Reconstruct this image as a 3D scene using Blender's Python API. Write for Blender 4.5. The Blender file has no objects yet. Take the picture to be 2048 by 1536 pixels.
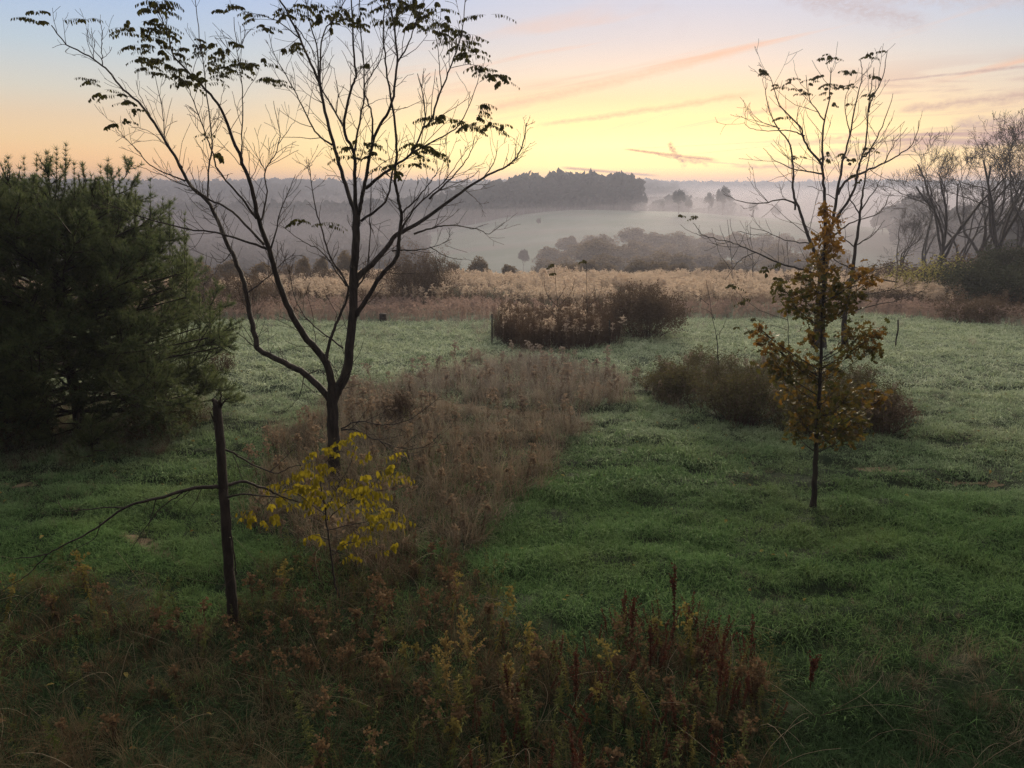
import bpy, math, random
import numpy as np
from mathutils import Vector
R = math.radians
rnd = random.Random(7)
rng = np.random.default_rng(11)
scene = bpy.context.scene

# ------------------------------------------------------------------ camera
F = 1480.0            # focal length in photo pixels (2048 wide)
PITCH = R(14.6)
CAMZ = 5.5
cam_d = bpy.data.cameras.new('camera'); cam = bpy.data.objects.new('camera', cam_d)
scene.collection.objects.link(cam); scene.camera = cam
cam.location = (0, 0, CAMZ); cam.rotation_euler = (math.pi/2 - PITCH, 0, 0)
cam_d.sensor_width = 36; cam_d.lens = 36*F/2048; cam_d.clip_start = .05; cam_d.clip_end = 6000
SP, CP = math.sin(PITCH), math.cos(PITCH)
def ray(px, py):
    u = (px-1024)/F; v = -(py-768)/F
    return np.array([u, CP + v*SP, -SP + v*CP])
def at(px, py, Y):
    d = ray(px, py); return np.array([0, 0, CAMZ]) + d*(Y/d[1])
def proj(P):
    x, y, z = P[..., 0], P[..., 1], P[..., 2]-CAMZ
    dep = y*CP - z*SP; up = y*SP + z*CP
    dep = np.where(dep < .1, .1, dep)
    return 1024 + F*x/dep, 768 - F*up/dep

# ------------------------------------------------------------------ render settings
scene.render.engine = 'CYCLES'
cy = scene.cycles
cy.max_bounces = 5; cy.diffuse_bounces = 3; cy.glossy_bounces = 2; cy.transmission_bounces = 4
cy.volume_bounces = 1; cy.transparent_max_bounces = 8
cy.use_denoising = True; cy.denoising_prefilter = 'NONE'
scene.view_settings.view_transform = 'Standard'
scene.view_settings.look = 'None'
scene.view_settings.exposure = 0.12
scene.view_settings.gamma = 1.0

# ------------------------------------------------------------------ node helper
class S:
    """socket wrapper with arithmetic"""
    nt = None
    def __init__(s, k): s.k = k
    @staticmethod
    def m(op, *a, clamp=False):
        n = S.nt.nodes.new('ShaderNodeMath'); n.operation = op; n.use_clamp = clamp
        for i, v in enumerate(a):
            if isinstance(v, S): S.nt.links.new(v.k, n.inputs[i])
            else: n.inputs[i].default_value = v
        return S(n.outputs[0])
    def __add__(s, o): return S.m('ADD', s, o)
    __radd__ = __add__
    def __sub__(s, o): return S.m('SUBTRACT', s, o)
    def __rsub__(s, o): return S.m('SUBTRACT', o, s)
    def __mul__(s, o): return S.m('MULTIPLY', s, o)
    __rmul__ = __mul__
    def __truediv__(s, o): return S.m('DIVIDE', s, o)
def sm(v, a, b, c=0., d=1., kind='SMOOTHSTEP'):
    n = S.nt.nodes.new('ShaderNodeMapRange'); n.interpolation_type = kind
    S.nt.links.new(v.k, n.inputs['Value'])
    for k, x in zip(('From Min', 'From Max', 'To Min', 'To Max'), (a, b, c, d)): n.inputs[k].default_value = x
    return S(n.outputs[0])
def mixc(f, a, b, mode='MIX'):
    n = S.nt.nodes.new('ShaderNodeMix'); n.data_type = 'RGBA'; n.blend_type = mode; n.clamp_factor = True
    for i, v in zip((0, 6, 7), (f, a, b)):
        if isinstance(v, S): S.nt.links.new(v.k, n.inputs[i])
        elif i == 0: n.inputs[i].default_value = v
        else: n.inputs[i].default_value = (*v, 1)
    return S(n.outputs[2])
def noise(vec, scale, detail=2., rough=.5, dist=0.):
    n = S.nt.nodes.new('ShaderNodeTexNoise'); n.inputs['Scale'].default_value = scale
    n.inputs['Detail'].default_value = detail; n.inputs['Roughness'].default_value = rough; n.inputs['Distortion'].default_value = dist
    if vec is not None: S.nt.links.new(vec.k, n.inputs['Vector'])
    return S(n.outputs['Fac'])
def combine(x, y, z):
    n = S.nt.nodes.new('ShaderNodeCombineXYZ')
    for i, v in enumerate((x, y, z)):
        if isinstance(v, S): S.nt.links.new(v.k, n.inputs[i])
        else: n.inputs[i].default_value = v
    return S(n.outputs[0])
def sep(v):
    n = S.nt.nodes.new('ShaderNodeSeparateXYZ'); S.nt.links.new(v.k, n.inputs[0]); return [S(o) for o in n.outputs]
def ramp(v, els):
    n = S.nt.nodes.new('ShaderNodeValToRGB'); cr = n.color_ramp; S.nt.links.new(v.k, n.inputs[0])
    cr.elements[0].position = els[0][0]; cr.elements[0].color = (*els[0][1], 1)
    cr.elements[1].position = els[-1][0]; cr.elements[1].color = (*els[-1][1], 1)
    for p, c in els[1:-1]:
        e = cr.elements.new(p); e.color = (*c, 1)
    return S(n.outputs[0])

# ------------------------------------------------------------------ world: dawn sky, brightened above the view as added fill
SUN_AZ, SUN_EL = R(12.0), R(2.0)      # glow a little right of the view axis
w = bpy.data.worlds.new('World'); scene.world = w; w.use_nodes = True
nt = w.node_tree; nt.nodes.clear(); S.nt = nt
tc = nt.nodes.new('ShaderNodeTexCoord'); X, Yn, Z = sep(S(tc.outputs['Generated']))
DEG = 57.29578
az = S.m('ARCTAN2', X, Yn)*DEG
el = S.m('ARCSINE', S.m('MINIMUM', S.m('MAXIMUM', Z, -1.), 1.))*DEG
ev = S.m('POWER', S.m('MAXIMUM', el, 0.)/90., .5)      # 1.5deg .129  3 .183  5 .236  8 .298  12 .365  25 .527
def es(d): return (max(d, 0)/90.)**.5
glow = ramp(ev, [(0, (2.5, .85, .08)), (es(.9), (2.4, 1.08, .14)), (es(1.7), (2.0, 1.45, .36)), (es(3.2), (1.7, 1.38, .50)), (es(4.7), (1.42, 1.06, .42)), (es(6.4), (1.12, .80, .44)),
                 (es(8.2), (.90, .74, .58)), (es(10.2), (.70, .66, .66)), (es(12.7), (.56, .60, .72)), (es(16), (.48, .53, .68)), (es(38), (2.1, 1.95, 1.65)), (1, (.85, .84, .80))])  # top stops raised beyond a dawn sky, to fill and backlight the ground
side = ramp(ev, [(0, (1.9, .74, .12)), (es(1.5), (1.5, .76, .20)), (es(3.2), (1.08, .72, .34)), (es(4.7), (.88, .66, .42)), (es(6.4), (.70, .66, .56)),
                 (es(9.), (.50, .60, .68)), (es(12.7), (.36, .50, .76)), (es(16), (.28, .42, .66)), (es(38), (.9, .9, .9)), (1, (.85, .84, .80))])  # high stops raised here too, as unseen fill from the sides
back = ramp(ev, [(0, (.10, .10, .12)), (es(10), (.14, .14, .16)), (es(38), (.14, .14, .16)), (1, (.85, .84, .80))])
da = S.m('ABSOLUTE', az - 9.)
base = mixc(sm(da, 3., 36.), glow, side)
# the right of the sky carries more warm grey cloud
base = mixc(sm(az, 20., 48.)*sm(el, 14., 1.)*.5, base, (.62, .44, .42))
base = mixc(sm(da, 60., 130.), base, back)
# high soft streaks, tilted like drifting cirrus
tilt = el - az*.18
cv = combine(az*.035, tilt*.42, 0.)
n1 = noise(cv, 1.0, 5., .55, .6)
cl = sm(n1, .50, .66)*sm(el, 2.5, 5.)*sm(el, 14., 9.)
base = mixc(cl*sm(az, -18., 4.)*.85, base, (.84, .52, .36))
n2 = noise(combine(az*.06, el*.55, 3.7), 1.3, 6., .6, .8)
cl2 = sm(n2, .47, .66)*sm(az, 13., 27.)*sm(el, .2, 1.2)*sm(el, 9.5, 3.5)
base = mixc(cl2*.95, base, (.50, .29, .27))
n3 = noise(combine(az*.05, el*.14, 9.1), 1.6, 4., .6, .5)
base = mixc(sm(n3, .50, .7)*sm(el, 8., 13.)*sm(az, 2., 16.)*.7, base, (.50, .43, .45))
def px_ae(px, py):
    d = ray(px, py); d = d/np.linalg.norm(d)
    return math.degrees(math.atan2(d[0], d[1])), math.degrees(math.asin(d[2]))
wob = (noise(combine(az*.9, el*.9, 1.), 1.0, 4., .6) - .5)
def streak(p0, p1, w0, w1, wb=.2, ragged=.5):
    """soft band between two sky directions"""
    global base
    a0, e0 = px_ae(*p0); a1, e1 = px_ae(*p1)
    L = math.hypot(a1-a0, e1-e0); ux, uy = (a1-a0)/L, (e1-e0)/L
    dx, dy = az-a0, el-e0
    t = (dx*ux + dy*uy)/L
    off = S.m('ABSOLUTE', dx*(-uy) + dy*ux + wob*wb)
    wd = sm(t, 0., 1., w0, w1, 'LINEAR')
    q = 1. - S.m('MINIMUM', off/wd, 1.)
    q = S.m('POWER', q, .8)*sm(t, -.03, .12)*sm(t, 1.03, .86)
    rg = sm(noise(combine(az*2.2, el*5., 5.), 1., 3., .6), .32, .62)
    return q*(1.-ragged) + q*rg*ragged
def apply(q, col, k):
    global base
    base = mixc(q*k, base, col)
apply(streak((950, 225), (1500, 95), .55, .35, .5, .3), (.88, .52, .33), .6)
apply(streak((1070, 252), (1520, 185), .22, .30, .5, .3), (.95, .55, .30), .75)
apply(streak((1245, 298), (1440, 322), .10, .22, .2, .3), (.55, .20, .07), 1.)
apply(streak((1338, 283), (1372, 336), .26, .36, 1.5, .7), (.50, .19, .08), 1.)
apply(streak((1300, 305), (1420, 330), .08, .2, .5, .7), (.6, .25, .1), .8)
apply(streak((1560, -20), (1860, 50), 1.0, .6, 1.6, .6), (.50, .44, .47), .8)
apply(streak((1700, -10), (2100, -5), .6, .8, 1.6, .6), (.52, .46, .48), .6)
apply(streak((1360, 318), (1490, 330), .10, .05, .1), (.85, .45, .2), .6)
apply(streak((1120, 335), (1320, 352), .14, .12, .1, .2), (.55, .18, .06), 1.)
apply(streak((1740, 165), (2090, 128), .05, .16, .12, .5), (.50, .34, .32), .8)
apply(streak((1790, 222), (2120, 180), .30, .5, .6, .4), (.55, .35, .30), .75)
apply(streak((1900, 250), (2120, 235), .5, .5, .6, .4), (.50, .33, .32), .8)
apply(streak((1480, 228), (1600, 212), .15, .22, .4), (.8, .42, .28), .6)
apply(streak((1250, 298), (1560, 282), .04, .05, .05), (1.0, .62, .25), .6)
apply(streak((1370, 310), (1560, 290), .04, .05, .05), (1.0, .62, .25), .6)
apply(streak((1460, 332), (1760, 336), .16, .3, .4, .4), (.78, .30, .14), .75)
apply(streak((1620, 318), (1880, 290), .55, .8, .9, .5), (.62, .33, .28), .8)
apply(streak((1620, 280), (1800, 262), .20, .22, .5, .6), (.75, .38, .25), .7)
sk = nt.nodes.new('ShaderNodeTexSky'); sk.sky_type = 'NISHITA'; sk.sun_disc = False
sk.sun_elevation = SUN_EL; sk.sun_rotation = SUN_AZ; sk.air_density = 1.5; sk.dust_density = 3.
bg1 = nt.nodes.new('ShaderNodeBackground'); nt.links.new(base.k, bg1.inputs[0]); bg1.inputs[1].default_value = 1.0
bg2 = nt.nodes.new('ShaderNodeBackground'); nt.links.new(sk.outputs[0], bg2.inputs[0]); bg2.inputs[1].default_value = .012
ad = nt.nodes.new('ShaderNodeAddShader'); wo = nt.nodes.new('ShaderNodeOutputWorld')
nt.links.new(bg1.outputs[0], ad.inputs[0]); nt.links.new(bg2.outputs[0], ad.inputs[1]); nt.links.new(ad.outputs[0], wo.inputs[0])
w.cycles.sampling_method = 'MANUAL'; w.cycles.sample_map_resolution = 1024

# the sun is not up yet: one weak, very soft, warm lamp from the glow
sd = bpy.data.lights.new('sun', 'SUN'); sd.energy = 4.2; sd.angle = R(11); sd.color = (1., .86, .64)
so = bpy.data.objects.new('sun', sd); scene.collection.objects.link(so)
so.rotation_euler = Vector((math.sin(SUN_AZ)*math.cos(R(13)), math.cos(SUN_AZ)*math.cos(R(13)), math.sin(R(13)))).to_track_quat('Z', 'Y').to_euler()

# ------------------------------------------------------------------ terrain
def vnoise(x, y, seed=0):
    xi = np.floor(x).astype(np.int64); yi = np.floor(y).astype(np.int64)
    fx = x-xi; fy = y-yi; fx = fx*fx*(3-2*fx); fy = fy*fy*(3-2*fy)
    def h(a, b):
        n = (a*374761393 + b*668265263 + seed*1442695041) & 0xffffffff
        n = ((n ^ (n >> 13))*1274126177) & 0xffffffff
        return ((n ^ (n >> 16)) & 0xffff)/65535.
    return (h(xi, yi)*(1-fx) + h(xi+1, yi)*fx)*(1-fy) + (h(xi, yi+1)*(1-fx) + h(xi+1, yi+1)*fx)*fy
def fbm(x, y, o=3, seed=0):
    s = 0; a = 1; t = 0
    for i in range(o):
        s = s + a*vnoise(x*2**i, y*2**i, seed+i); t += a; a *= .5
    return s/t
def sstep(v, a, b):
    t = np.clip((v-a)/(b-a), 0, 1); return t*t*(3-2*t)
PY = np.array([-60, 0, 8, 15, 25, 40, 55, 72, 85, 110, 150, 200, 260, 5000.])
PZ = np.array([0, 0, 0, -.05, -.4, -1.4, -2.6, -4.1, -6.2, -10, -17, -21, -22, -22.])
_yy = np.linspace(-60, 600, 2641); _zz = np.interp(_yy, PY, PZ)
_k = np.exp(-.5*(np.arange(-40, 41)/14.)**2); _k /= _k.sum(); _zz = np.convolve(np.pad(_zz, 40, 'edge'), _k, 'valid')
def ridge_d(x): return 1000 + 450*sstep(x, 100, 330)
def terr(x, y, lumps=True):
    x = np.asarray(x, float); y = np.asarray(y, float)
    z = np.interp(y, _yy, _zz)
    z = z - sstep(y, 50, 80)*sstep(-x, 10, 60)*.6
    z = z + 18.5*np.exp(-.5*(((x-40)/np.where(x < 40, 62., 125.))**2 + ((y-372)/np.where(y < 372, 112., 70.))**2))
    z = z + sstep(y, 40, 50)*(1-sstep(y, 76, 90))*(fbm(x/9., y/7., 2, 31)-.5)*1.1
    rd = ridge_d(x)
    top = CAMZ + rd*.0118 - 15 + (fbm(x/140., y/400., 3, 5)-.5)*9
    z = z + (top+22)*sstep(y, rd-560, rd)*(1 - .4*sstep(y, rd, rd+400))
    z = z + (fbm(x/30., y/30., 2, 9)-.5)*1.2*sstep(y, 60, 120)
    if lumps:
        k = 1-sstep(y, 60, 110)
        rr = np.hypot((x-1.)/1.45, y-25.); z = z + k*(.030*np.sin(rr*2*math.pi/1.5 + 2.*fbm(x/5., y/5., 2, 71)) + 0*x)
        z = z + k*((fbm(x/2.8, y/1.9, 2, 1)-.5)*.16 + (fbm(x/.75, y/.40, 2, 3)-.5)*.17)
    return z
def ground(px, py, dmax=900):
    d = ray(px, py); d = d/d[1]
    Y = np.concatenate([np.arange(3, 120, .1), np.arange(120, dmax, .5)])
    zz = CAMZ + d[2]*Y; g = terr(d[0]*Y, Y)
    i = np.argmax(zz < g)
    if not (zz < g).any(): i = len(Y)-1
    return np.array([d[0]*Y[i], Y[i], g[i]])
def gz(x, y): return float(terr(x, y))

# ------------------------------------------------------------------ mesh builder
class MB:
    def __init__(s): s.V = []; s.T = []; s.F = {}; s.n = 0
    def add(s, V, Fa, tip=None, mi=0):
        V = np.asarray(V, float).reshape(-1, 3); Fa = np.asarray(Fa, int)
        s.V.append(V); s.T.append(np.full(len(V), 0.) if tip is None else np.asarray(tip, float))
        s.F.setdefault((Fa.shape[1], mi), []).append(Fa + s.n); s.n += len(V)
    def many(s, TV, TF, M, P, tip=None, mi=0):
        """copies of template TV by matrices M (n,3,3) at P (n,3)"""
        V = np.einsum('nij,vj->nvi', M, TV) + P[:, None, :]
        n, k = V.shape[:2]
        Fa = (np.asarray(TF)[None] + (np.arange(n)*k)[:, None, None]).reshape(-1, np.asarray(TF).shape[1])
        s.add(V.reshape(-1, 3), Fa, None if tip is None else (np.tile(tip, n) if np.ndim(tip) == 1 and len(tip) == k else np.ravel(tip)), mi)
    def tube(s, pts, rad, sides=5, t0=0., t1=0., mi=0):
        P = np.asarray(pts, float); n = len(P)
        if n < 2: return
        rad = np.broadcast_to(rad, (n,)) if np.ndim(rad) == 0 else np.asarray(rad)
        T = np.gradient(P, axis=0); T /= np.linalg.norm(T, axis=1)[:, None]+1e-9
        a = np.array([0, 0, 1.]) if abs(T[0, 2]) < .9 else np.array([1., 0, 0])
        N = np.zeros_like(P); u = np.cross(T[0], a); u /= np.linalg.norm(u)+1e-9
        for i in range(n):
            u = u - T[i]*np.dot(u, T[i]); u /= np.linalg.norm(u)+1e-9; N[i] = u
        Bv = np.cross(T, N)
        ang = np.arange(sides)*2*math.pi/sides
        V = P[:, None] + rad[:, None, None]*(np.cos(ang)[None, :, None]*N[:, None] + np.sin(ang)[None, :, None]*Bv[:, None])
        i, j = np.meshgrid(np.arange(n-1), np.arange(sides), indexing='ij')
        j2 = (j+1) % sides
        Fa = np.stack([i*sides+j, i*sides+j2, (i+1)*sides+j2, (i+1)*sides+j], -1).reshape(-1, 4)
        s.add(V.reshape(-1, 3), Fa, np.repeat(np.linspace(t0, t1, n), sides), mi)
    def mesh(s, name, mats, smooth=False):
        me = bpy.data.meshes.new(name)
        if not s.V: return me
        V = np.concatenate(s.V); tip = np.concatenate(s.T)
        loops = []; starts = []; mis = []; c = 0
        for (k, mi), fs in s.F.items():
            Fa = np.concatenate(fs); loops.append(Fa.ravel()); starts.append(c + np.arange(len(Fa))*k); mis.append(np.full(len(Fa), mi)); c += Fa.size
        loops = np.concatenate(loops); starts = np.concatenate(starts); mis = np.concatenate(mis)
        me.vertices.add(len(V)); me.vertices.foreach_set('co', V.astype(np.float32).ravel())
        me.loops.add(len(loops)); me.loops.foreach_set('vertex_index', loops.astype(np.int32))
        me.polygons.add(len(starts)); me.polygons.foreach_set('loop_start', starts.astype(np.int32))
        me.update(calc_edges=True)
        me.polygons.foreach_set('material_index', mis.astype(np.int32))
        if smooth: me.polygons.foreach_set('use_smooth', np.ones(len(starts), bool))
        at_ = me.attributes.new('tip', 'FLOAT', 'POINT'); at_.data.foreach_set('value', tip.astype(np.float32))
        for m in (mats if isinstance(mats, (list, tuple)) else [mats]): me.materials.append(m)
        me.validate(); me.update()
        return me
    def build(s, name, mats, parent=None, smooth=False, base=None):
        """mesh coordinates are world ones; BASE moves the origin there"""
        if base is not None: s.V = [v - np.asarray(base) for v in s.V]
        o = bpy.data.objects.new(name, s.mesh(name, mats, smooth)); scene.collection.objects.link(o)
        if parent is not None: o.parent = parent
        elif base is not None: o.location = base
        return o
def tag(o, label=None, cat=None, group=None, kind=None):
    if label: o['label'] = label
    if cat: o['category'] = cat
    if group: o['group'] = group
    if kind: o['kind'] = kind
    return o
def empty(name, loc, label, cat, group=None):
    o = bpy.data.objects.new(name, None); scene.collection.objects.link(o); o.location = loc; o.empty_display_size = .3
    return tag(o, label, cat, group)
def copy_tree(o, loc, rz, sc, label=None):
    c = o.copy(); scene.collection.objects.link(c); c.location = loc; c.rotation_euler = (0, 0, rz); c.scale = sc if np.ndim(sc) else (sc,)*3
    if label: c['label'] = label
    for ch in list(o.children):
        d = ch.copy(); scene.collection.objects.link(d); d.parent = c
    return c

# ------------------------------------------------------------------ materials
def newmat(name):
    m = bpy.data.materials.new(name); m.use_nodes = True; m.node_tree.nodes.clear(); S.nt = m.node_tree; return m
def attr(name, t='GEOMETRY'):
    n = S.nt.nodes.new('ShaderNodeAttribute'); n.attribute_name = name; n.attribute_type = t; return n
def pos(): return S(S.nt.nodes.new('ShaderNodeNewGeometry').outputs['Position'])
def orand(): return S(S.nt.nodes.new('ShaderNodeObjectInfo').outputs['Random'])
def out(sh): o = S.nt.nodes.new('ShaderNodeOutputMaterial'); S.nt.links.new(sh, o.inputs[0])
def leafmat(name, c1, c2, tipc=None, tipk=.6, tr=.3, frost=None, scale=1.2, frostc=(.42, .47, .42), rootk=None, rough=.75, spec=.05, trc=None, patch=None):
    m = newmat(name); P = pos()
    n = noise(P, scale, 3., .6)
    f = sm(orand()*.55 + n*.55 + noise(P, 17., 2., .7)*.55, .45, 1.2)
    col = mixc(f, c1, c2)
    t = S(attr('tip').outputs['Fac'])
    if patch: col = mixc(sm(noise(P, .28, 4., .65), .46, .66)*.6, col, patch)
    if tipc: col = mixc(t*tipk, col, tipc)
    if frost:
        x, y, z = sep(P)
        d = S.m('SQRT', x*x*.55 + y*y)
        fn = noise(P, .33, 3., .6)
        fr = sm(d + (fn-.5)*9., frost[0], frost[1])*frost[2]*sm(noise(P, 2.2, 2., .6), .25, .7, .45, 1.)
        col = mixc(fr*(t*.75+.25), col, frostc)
    pr = S.nt.nodes.new('ShaderNodeBsdfPrincipled'); S.nt.links.new(col.k, pr.inputs['Base Color'])
    pr.inputs['Roughness'].default_value = rough; pr.inputs['Specular IOR Level'].default_value = spec
    tl = S.nt.nodes.new('ShaderNodeBsdfTranslucent')
    tcol = mixc(.6, col, trc) if trc else col
    S.nt.links.new(tcol.k, tl.inputs[0])
    mx = S.nt.nodes.new('ShaderNodeMixShader'); mx.inputs[0].default_value = tr
    S.nt.links.new(pr.outputs[0], mx.inputs[1]); S.nt.links.new(tl.outputs[0], mx.inputs[2]); out(mx.outputs[0])
    return m
def bark(name, c1, c2, scale=14., bump=.5):
    m = newmat(name); P = pos(); x, y, z = sep(P)
    v = combine(x, y, z*.25)
    n = noise(v, scale, 5., .65, .4)
    col = mixc(sm(n, .35, .7), c1, c2)
    col = mixc(sm(noise(P, 2., 2.), .55, .75)*.4, col, (c2[0]*1.3, c2[1]*1.4, c2[2]*1.2))
    pr = S.nt.nodes.new('ShaderNodeBsdfPrincipled'); S.nt.links.new(col.k, pr.inputs['Base Color']); pr.inputs['Roughness'].default_value = .8
    pr.inputs['Specular IOR Level'].default_value = .2
    b = S.nt.nodes.new('ShaderNodeBump'); b.inputs['Strength'].default_value = bump; b.inputs['Distance'].default_value = .02
    S.nt.links.new(n.k, b.inputs['Height']); S.nt.links.new(b.outputs[0], pr.inputs['Normal']); out(pr.outputs[0])
    return m
M_bark = bark('bark_dark', (.020, .015, .012), (.060, .045, .036))
M_twig = bark('twig_bark', (.030, .020, .016), (.06, .042, .034), 30., .1)
M_farbark = bark('far_bark', (.045, .038, .035), (.085, .072, .066), 6., .1)
M_snag = bark('snag_bark', (.014, .011, .009), (.05, .042, .036), 18., .8)
M_stake = bark('stake_metal', (.03, .03, .026), (.06, .055, .045), 20., .1)
M_wood = bark('pale_wood', (.20, .16, .13), (.34, .29, .24), 10., .1)
M_white = bark('white_guard', (.5, .5, .5), (.62, .62, .62), 10., .1)

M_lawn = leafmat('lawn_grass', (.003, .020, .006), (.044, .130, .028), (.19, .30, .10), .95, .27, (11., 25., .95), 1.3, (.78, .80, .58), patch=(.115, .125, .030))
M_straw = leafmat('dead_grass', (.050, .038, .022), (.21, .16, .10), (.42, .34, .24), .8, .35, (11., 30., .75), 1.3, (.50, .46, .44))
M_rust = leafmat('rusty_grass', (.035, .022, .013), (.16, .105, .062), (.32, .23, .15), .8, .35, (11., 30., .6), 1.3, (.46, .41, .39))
M_weedg = leafmat('green_weed', (.045, .068, .018), (.095, .105, .028), (.16, .15, .05), .6, .35, (14., 30., .5), 1.4)
M_weedy = leafmat('yellow_weed', (.11, .095, .022), (.18, .145, .035), (.26, .20, .06), .7, .4, None, 1.4)
M_red = leafmat('red_seed_stalk', (.050, .016, .010), (.085, .028, .016), (.11, .042, .022), .6, .2, None, 2.)
M_tall = leafmat('tall_dry_weed', (.22, .155, .115), (.46, .34, .25), (.74, .59, .46), .95, .5, None, .25)
M_pinkg = leafmat('pink_dry_grass', (.25, .165, .14), (.35, .24, .20), (.48, .35, .29), .7, .45, None, .3)
M_bush = leafmat('brown_twigs', (.070, .044, .030), (.125, .082, .054), (.19, .135, .085), .8, .2, None, 1.)
M_bushg = leafmat('olive_leaves', (.045, .042, .018), (.095, .080, .032), (.14, .12, .045), .6, .35, None, 1.)
M_needle = leafmat('pine_needles', (.040, .075, .030), (.15, .165, .055), (.22, .23, .09), .6, .4, None, .8, rough=.55, spec=.2)
M_leafd = leafmat('compound_leaves', (.030, .034, .008), (.065, .052, .012), None, .5, .45, None, 3., trc=(.08, .07, .012))
M_yleaf = leafmat('yellow_leaves', (.24, .19, .014), (.52, .40, .03), None, .5, .45, None, 5.)
M_oak = leafmat('oak_leaves', (.045, .058, .012), (.105, .085, .018), (.26, .125, .022), .9, .35, None, 2.5, spec=.12, rough=.6)
M_ybush = leafmat('pale_yellow_leaves', (.22, .20, .06), (.34, .30, .09), None, .5, .4, None, 2.)
M_mist = leafmat('misty_crown', (.12, .085, .05), (.21, .15, .085), (.30, .21, .11), .7, .3, None, .06)
M_wood1 = leafmat('woodland_crowns', (.030, .034, .030), (.060, .055, .045), None, .5, .2, None, .02)
M_darkl = leafmat('dark_evergreen', (.030, .036, .022), (.060, .066, .036), (.09, .095, .05), .5, .2, None, 1.)

M_fallen = leafmat('fallen_leaves', (.16, .10, .03), (.34, .26, .08), None, .5, .3, None, 3.)
M_straw_shade = leafmat('front_dead_grass', (.012, .009, .005), (.11, .08, .042), (.24, .19, .11), .95, .3, None, 1.5)  # darker copy of the dead grass, shade near the house put into its colour
M_rust_shade = leafmat('shade_toned_rusty_weed', (.010, .006, .004), (.080, .044, .022), (.20, .125, .065), .95, .3, None, 1.5)  # rusty weeds darkened in colour for the same shade near the house
M_green_shade = leafmat('shade_toned_green_grass', (.002, .011, .005), (.016, .044, .014), (.08, .13, .05), .9, .25, None, 1.5)  # green toned down to carry the house shade in its colour
M_block = leafmat('weed_stems', (.060, .034, .022), (.135, .082, .050), (.20, .13, .08), .8, .2, None, 1.)
# ground: soil, frosted far fields, cut straw strips (vertex mask 'straw')
m = newmat('ground'); P = pos(); x, y, z = sep(P)
n = noise(P, 1.6, 5., .65)
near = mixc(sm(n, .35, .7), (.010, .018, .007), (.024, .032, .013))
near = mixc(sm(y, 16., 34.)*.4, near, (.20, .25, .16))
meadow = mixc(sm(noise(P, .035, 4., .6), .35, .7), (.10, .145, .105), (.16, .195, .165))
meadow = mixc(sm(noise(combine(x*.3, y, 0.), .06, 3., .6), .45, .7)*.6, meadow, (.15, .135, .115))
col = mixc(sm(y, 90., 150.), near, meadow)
wood = mixc(sm(noise(P, .02, 3.), .35, .7), (.03, .035, .03), (.06, .055, .045))
col = mixc(S(attr('wood').outputs['Fac']), col, wood)
st = S(attr('straw').outputs['Fac'])
col = mixc(sm(st*.8 + (noise(P, 7., 4., .75)-.5)*1.8, .45, .8)*.8, col, mixc(noise(P, 30., 2.), (.13, .09, .05), (.30, .22, .14)))
pr = S.nt.nodes.new('ShaderNodeBsdfPrincipled'); S.nt.links.new(col.k, pr.inputs['Base Color']); pr.inputs['Roughness'].default_value = .95
pr.inputs['Specular IOR Level'].default_value = .1
b = S.nt.nodes.new('ShaderNodeBump'); b.inputs['Strength'].default_value = .6; b.inputs['Distance'].default_value = .05
S.nt.links.new(noise(P, 14., 3., .7).k, b.inputs['Height']); S.nt.links.new(b.outputs[0], pr.inputs['Normal']); out(pr.outputs[0])
M_ground = m

# ------------------------------------------------------------------ zones, drawn on the ground
def inpoly(px, py, poly):
    poly = np.asarray(poly, float); r = np.zeros(px.shape, bool); j = len(poly)-1
    for i in range(len(poly)):
        xi, yi = poly[i]; xj, yj = poly[j]
        c = ((yi > py) != (yj > py)) & (px < (xj-xi)*(py-yi)/(yj-yi+1e-9)+xi)
        r ^= c; j = i
    return r
EDGE = [(-4000, 660), (-200, 650), (430, 642), (620, 645), (980, 645), (1500, 640), (1640, 632), (1760, 632), (1900, 645), (2048, 655), (2300, 668), (6000, 700)]
EX = [p[0] for p in EDGE]; EY = [p[1] for p in EDGE]
ISLAND = [(690, 770), (760, 775), (830, 745), (1000, 725), (1150, 735), (1250, 760), (1260, 800), (1180, 830), (1150, 880), (1110, 950), (1050, 1010), (960, 1080), (900, 1130), (860, 1090), (800, 1180), (620, 1130), (480, 1040), (520, 950), (560, 890), (640, 850)]
STRAWS = [[(800, 800), (880, 799), (960, 812), (1060, 822), (1130, 826), (1130, 836), (1040, 836), (930, 826), (850, 815)],
          [(235, 1068), (275, 1066), (330, 1090), (375, 1118), (370, 1136), (320, 1118), (260, 1092)],
          [(-20, 965), (80, 966), (75, 975), (-20, 977)], [(130, 1012), (170, 1018), (150, 1030)],
          [(1700, 931), (1790, 934), (1830, 944), (1800, 948), (1710, 941)], [(1880, 960), (2020, 964), (2000, 974), (1900, 970)]]
BRAMBLE = [(1265, 770), (1300, 748), (1400, 738), (1560, 748), (1700, 770), (1800, 800), (1825, 840), (1790, 872), (1690, 880), (1560, 872), (1430, 840), (1320, 812)]
FRONT = [(-400, 1180), (0, 1170), (130, 1160), (250, 1180), (400, 1260), (470, 1230), (560, 1150), (640, 1110), (800, 1090), (930, 1130), (1010, 1190), (1060, 1290), (1150, 1330), (1260, 1290), (1400, 1270), (1500, 1330), (1540, 1420), (1580, 1700), (-400, 1700)]
REDS = [(900, 1700), (960, 1400), (1100, 1330), (1230, 1260), (1380, 1250), (1500, 1330), (1530, 1450), (1500, 1700)]
PINEU = [(-200, 790), (200, 780), (420, 800), (430, 850), (330, 910), (180, 935), (-200, 950)]
RIGHTD = [(1560, 1380), (1740, 1290), (1840, 1260), (1960, 1290), (2100, 1270), (2300, 1700), (1560, 1700)]
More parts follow.
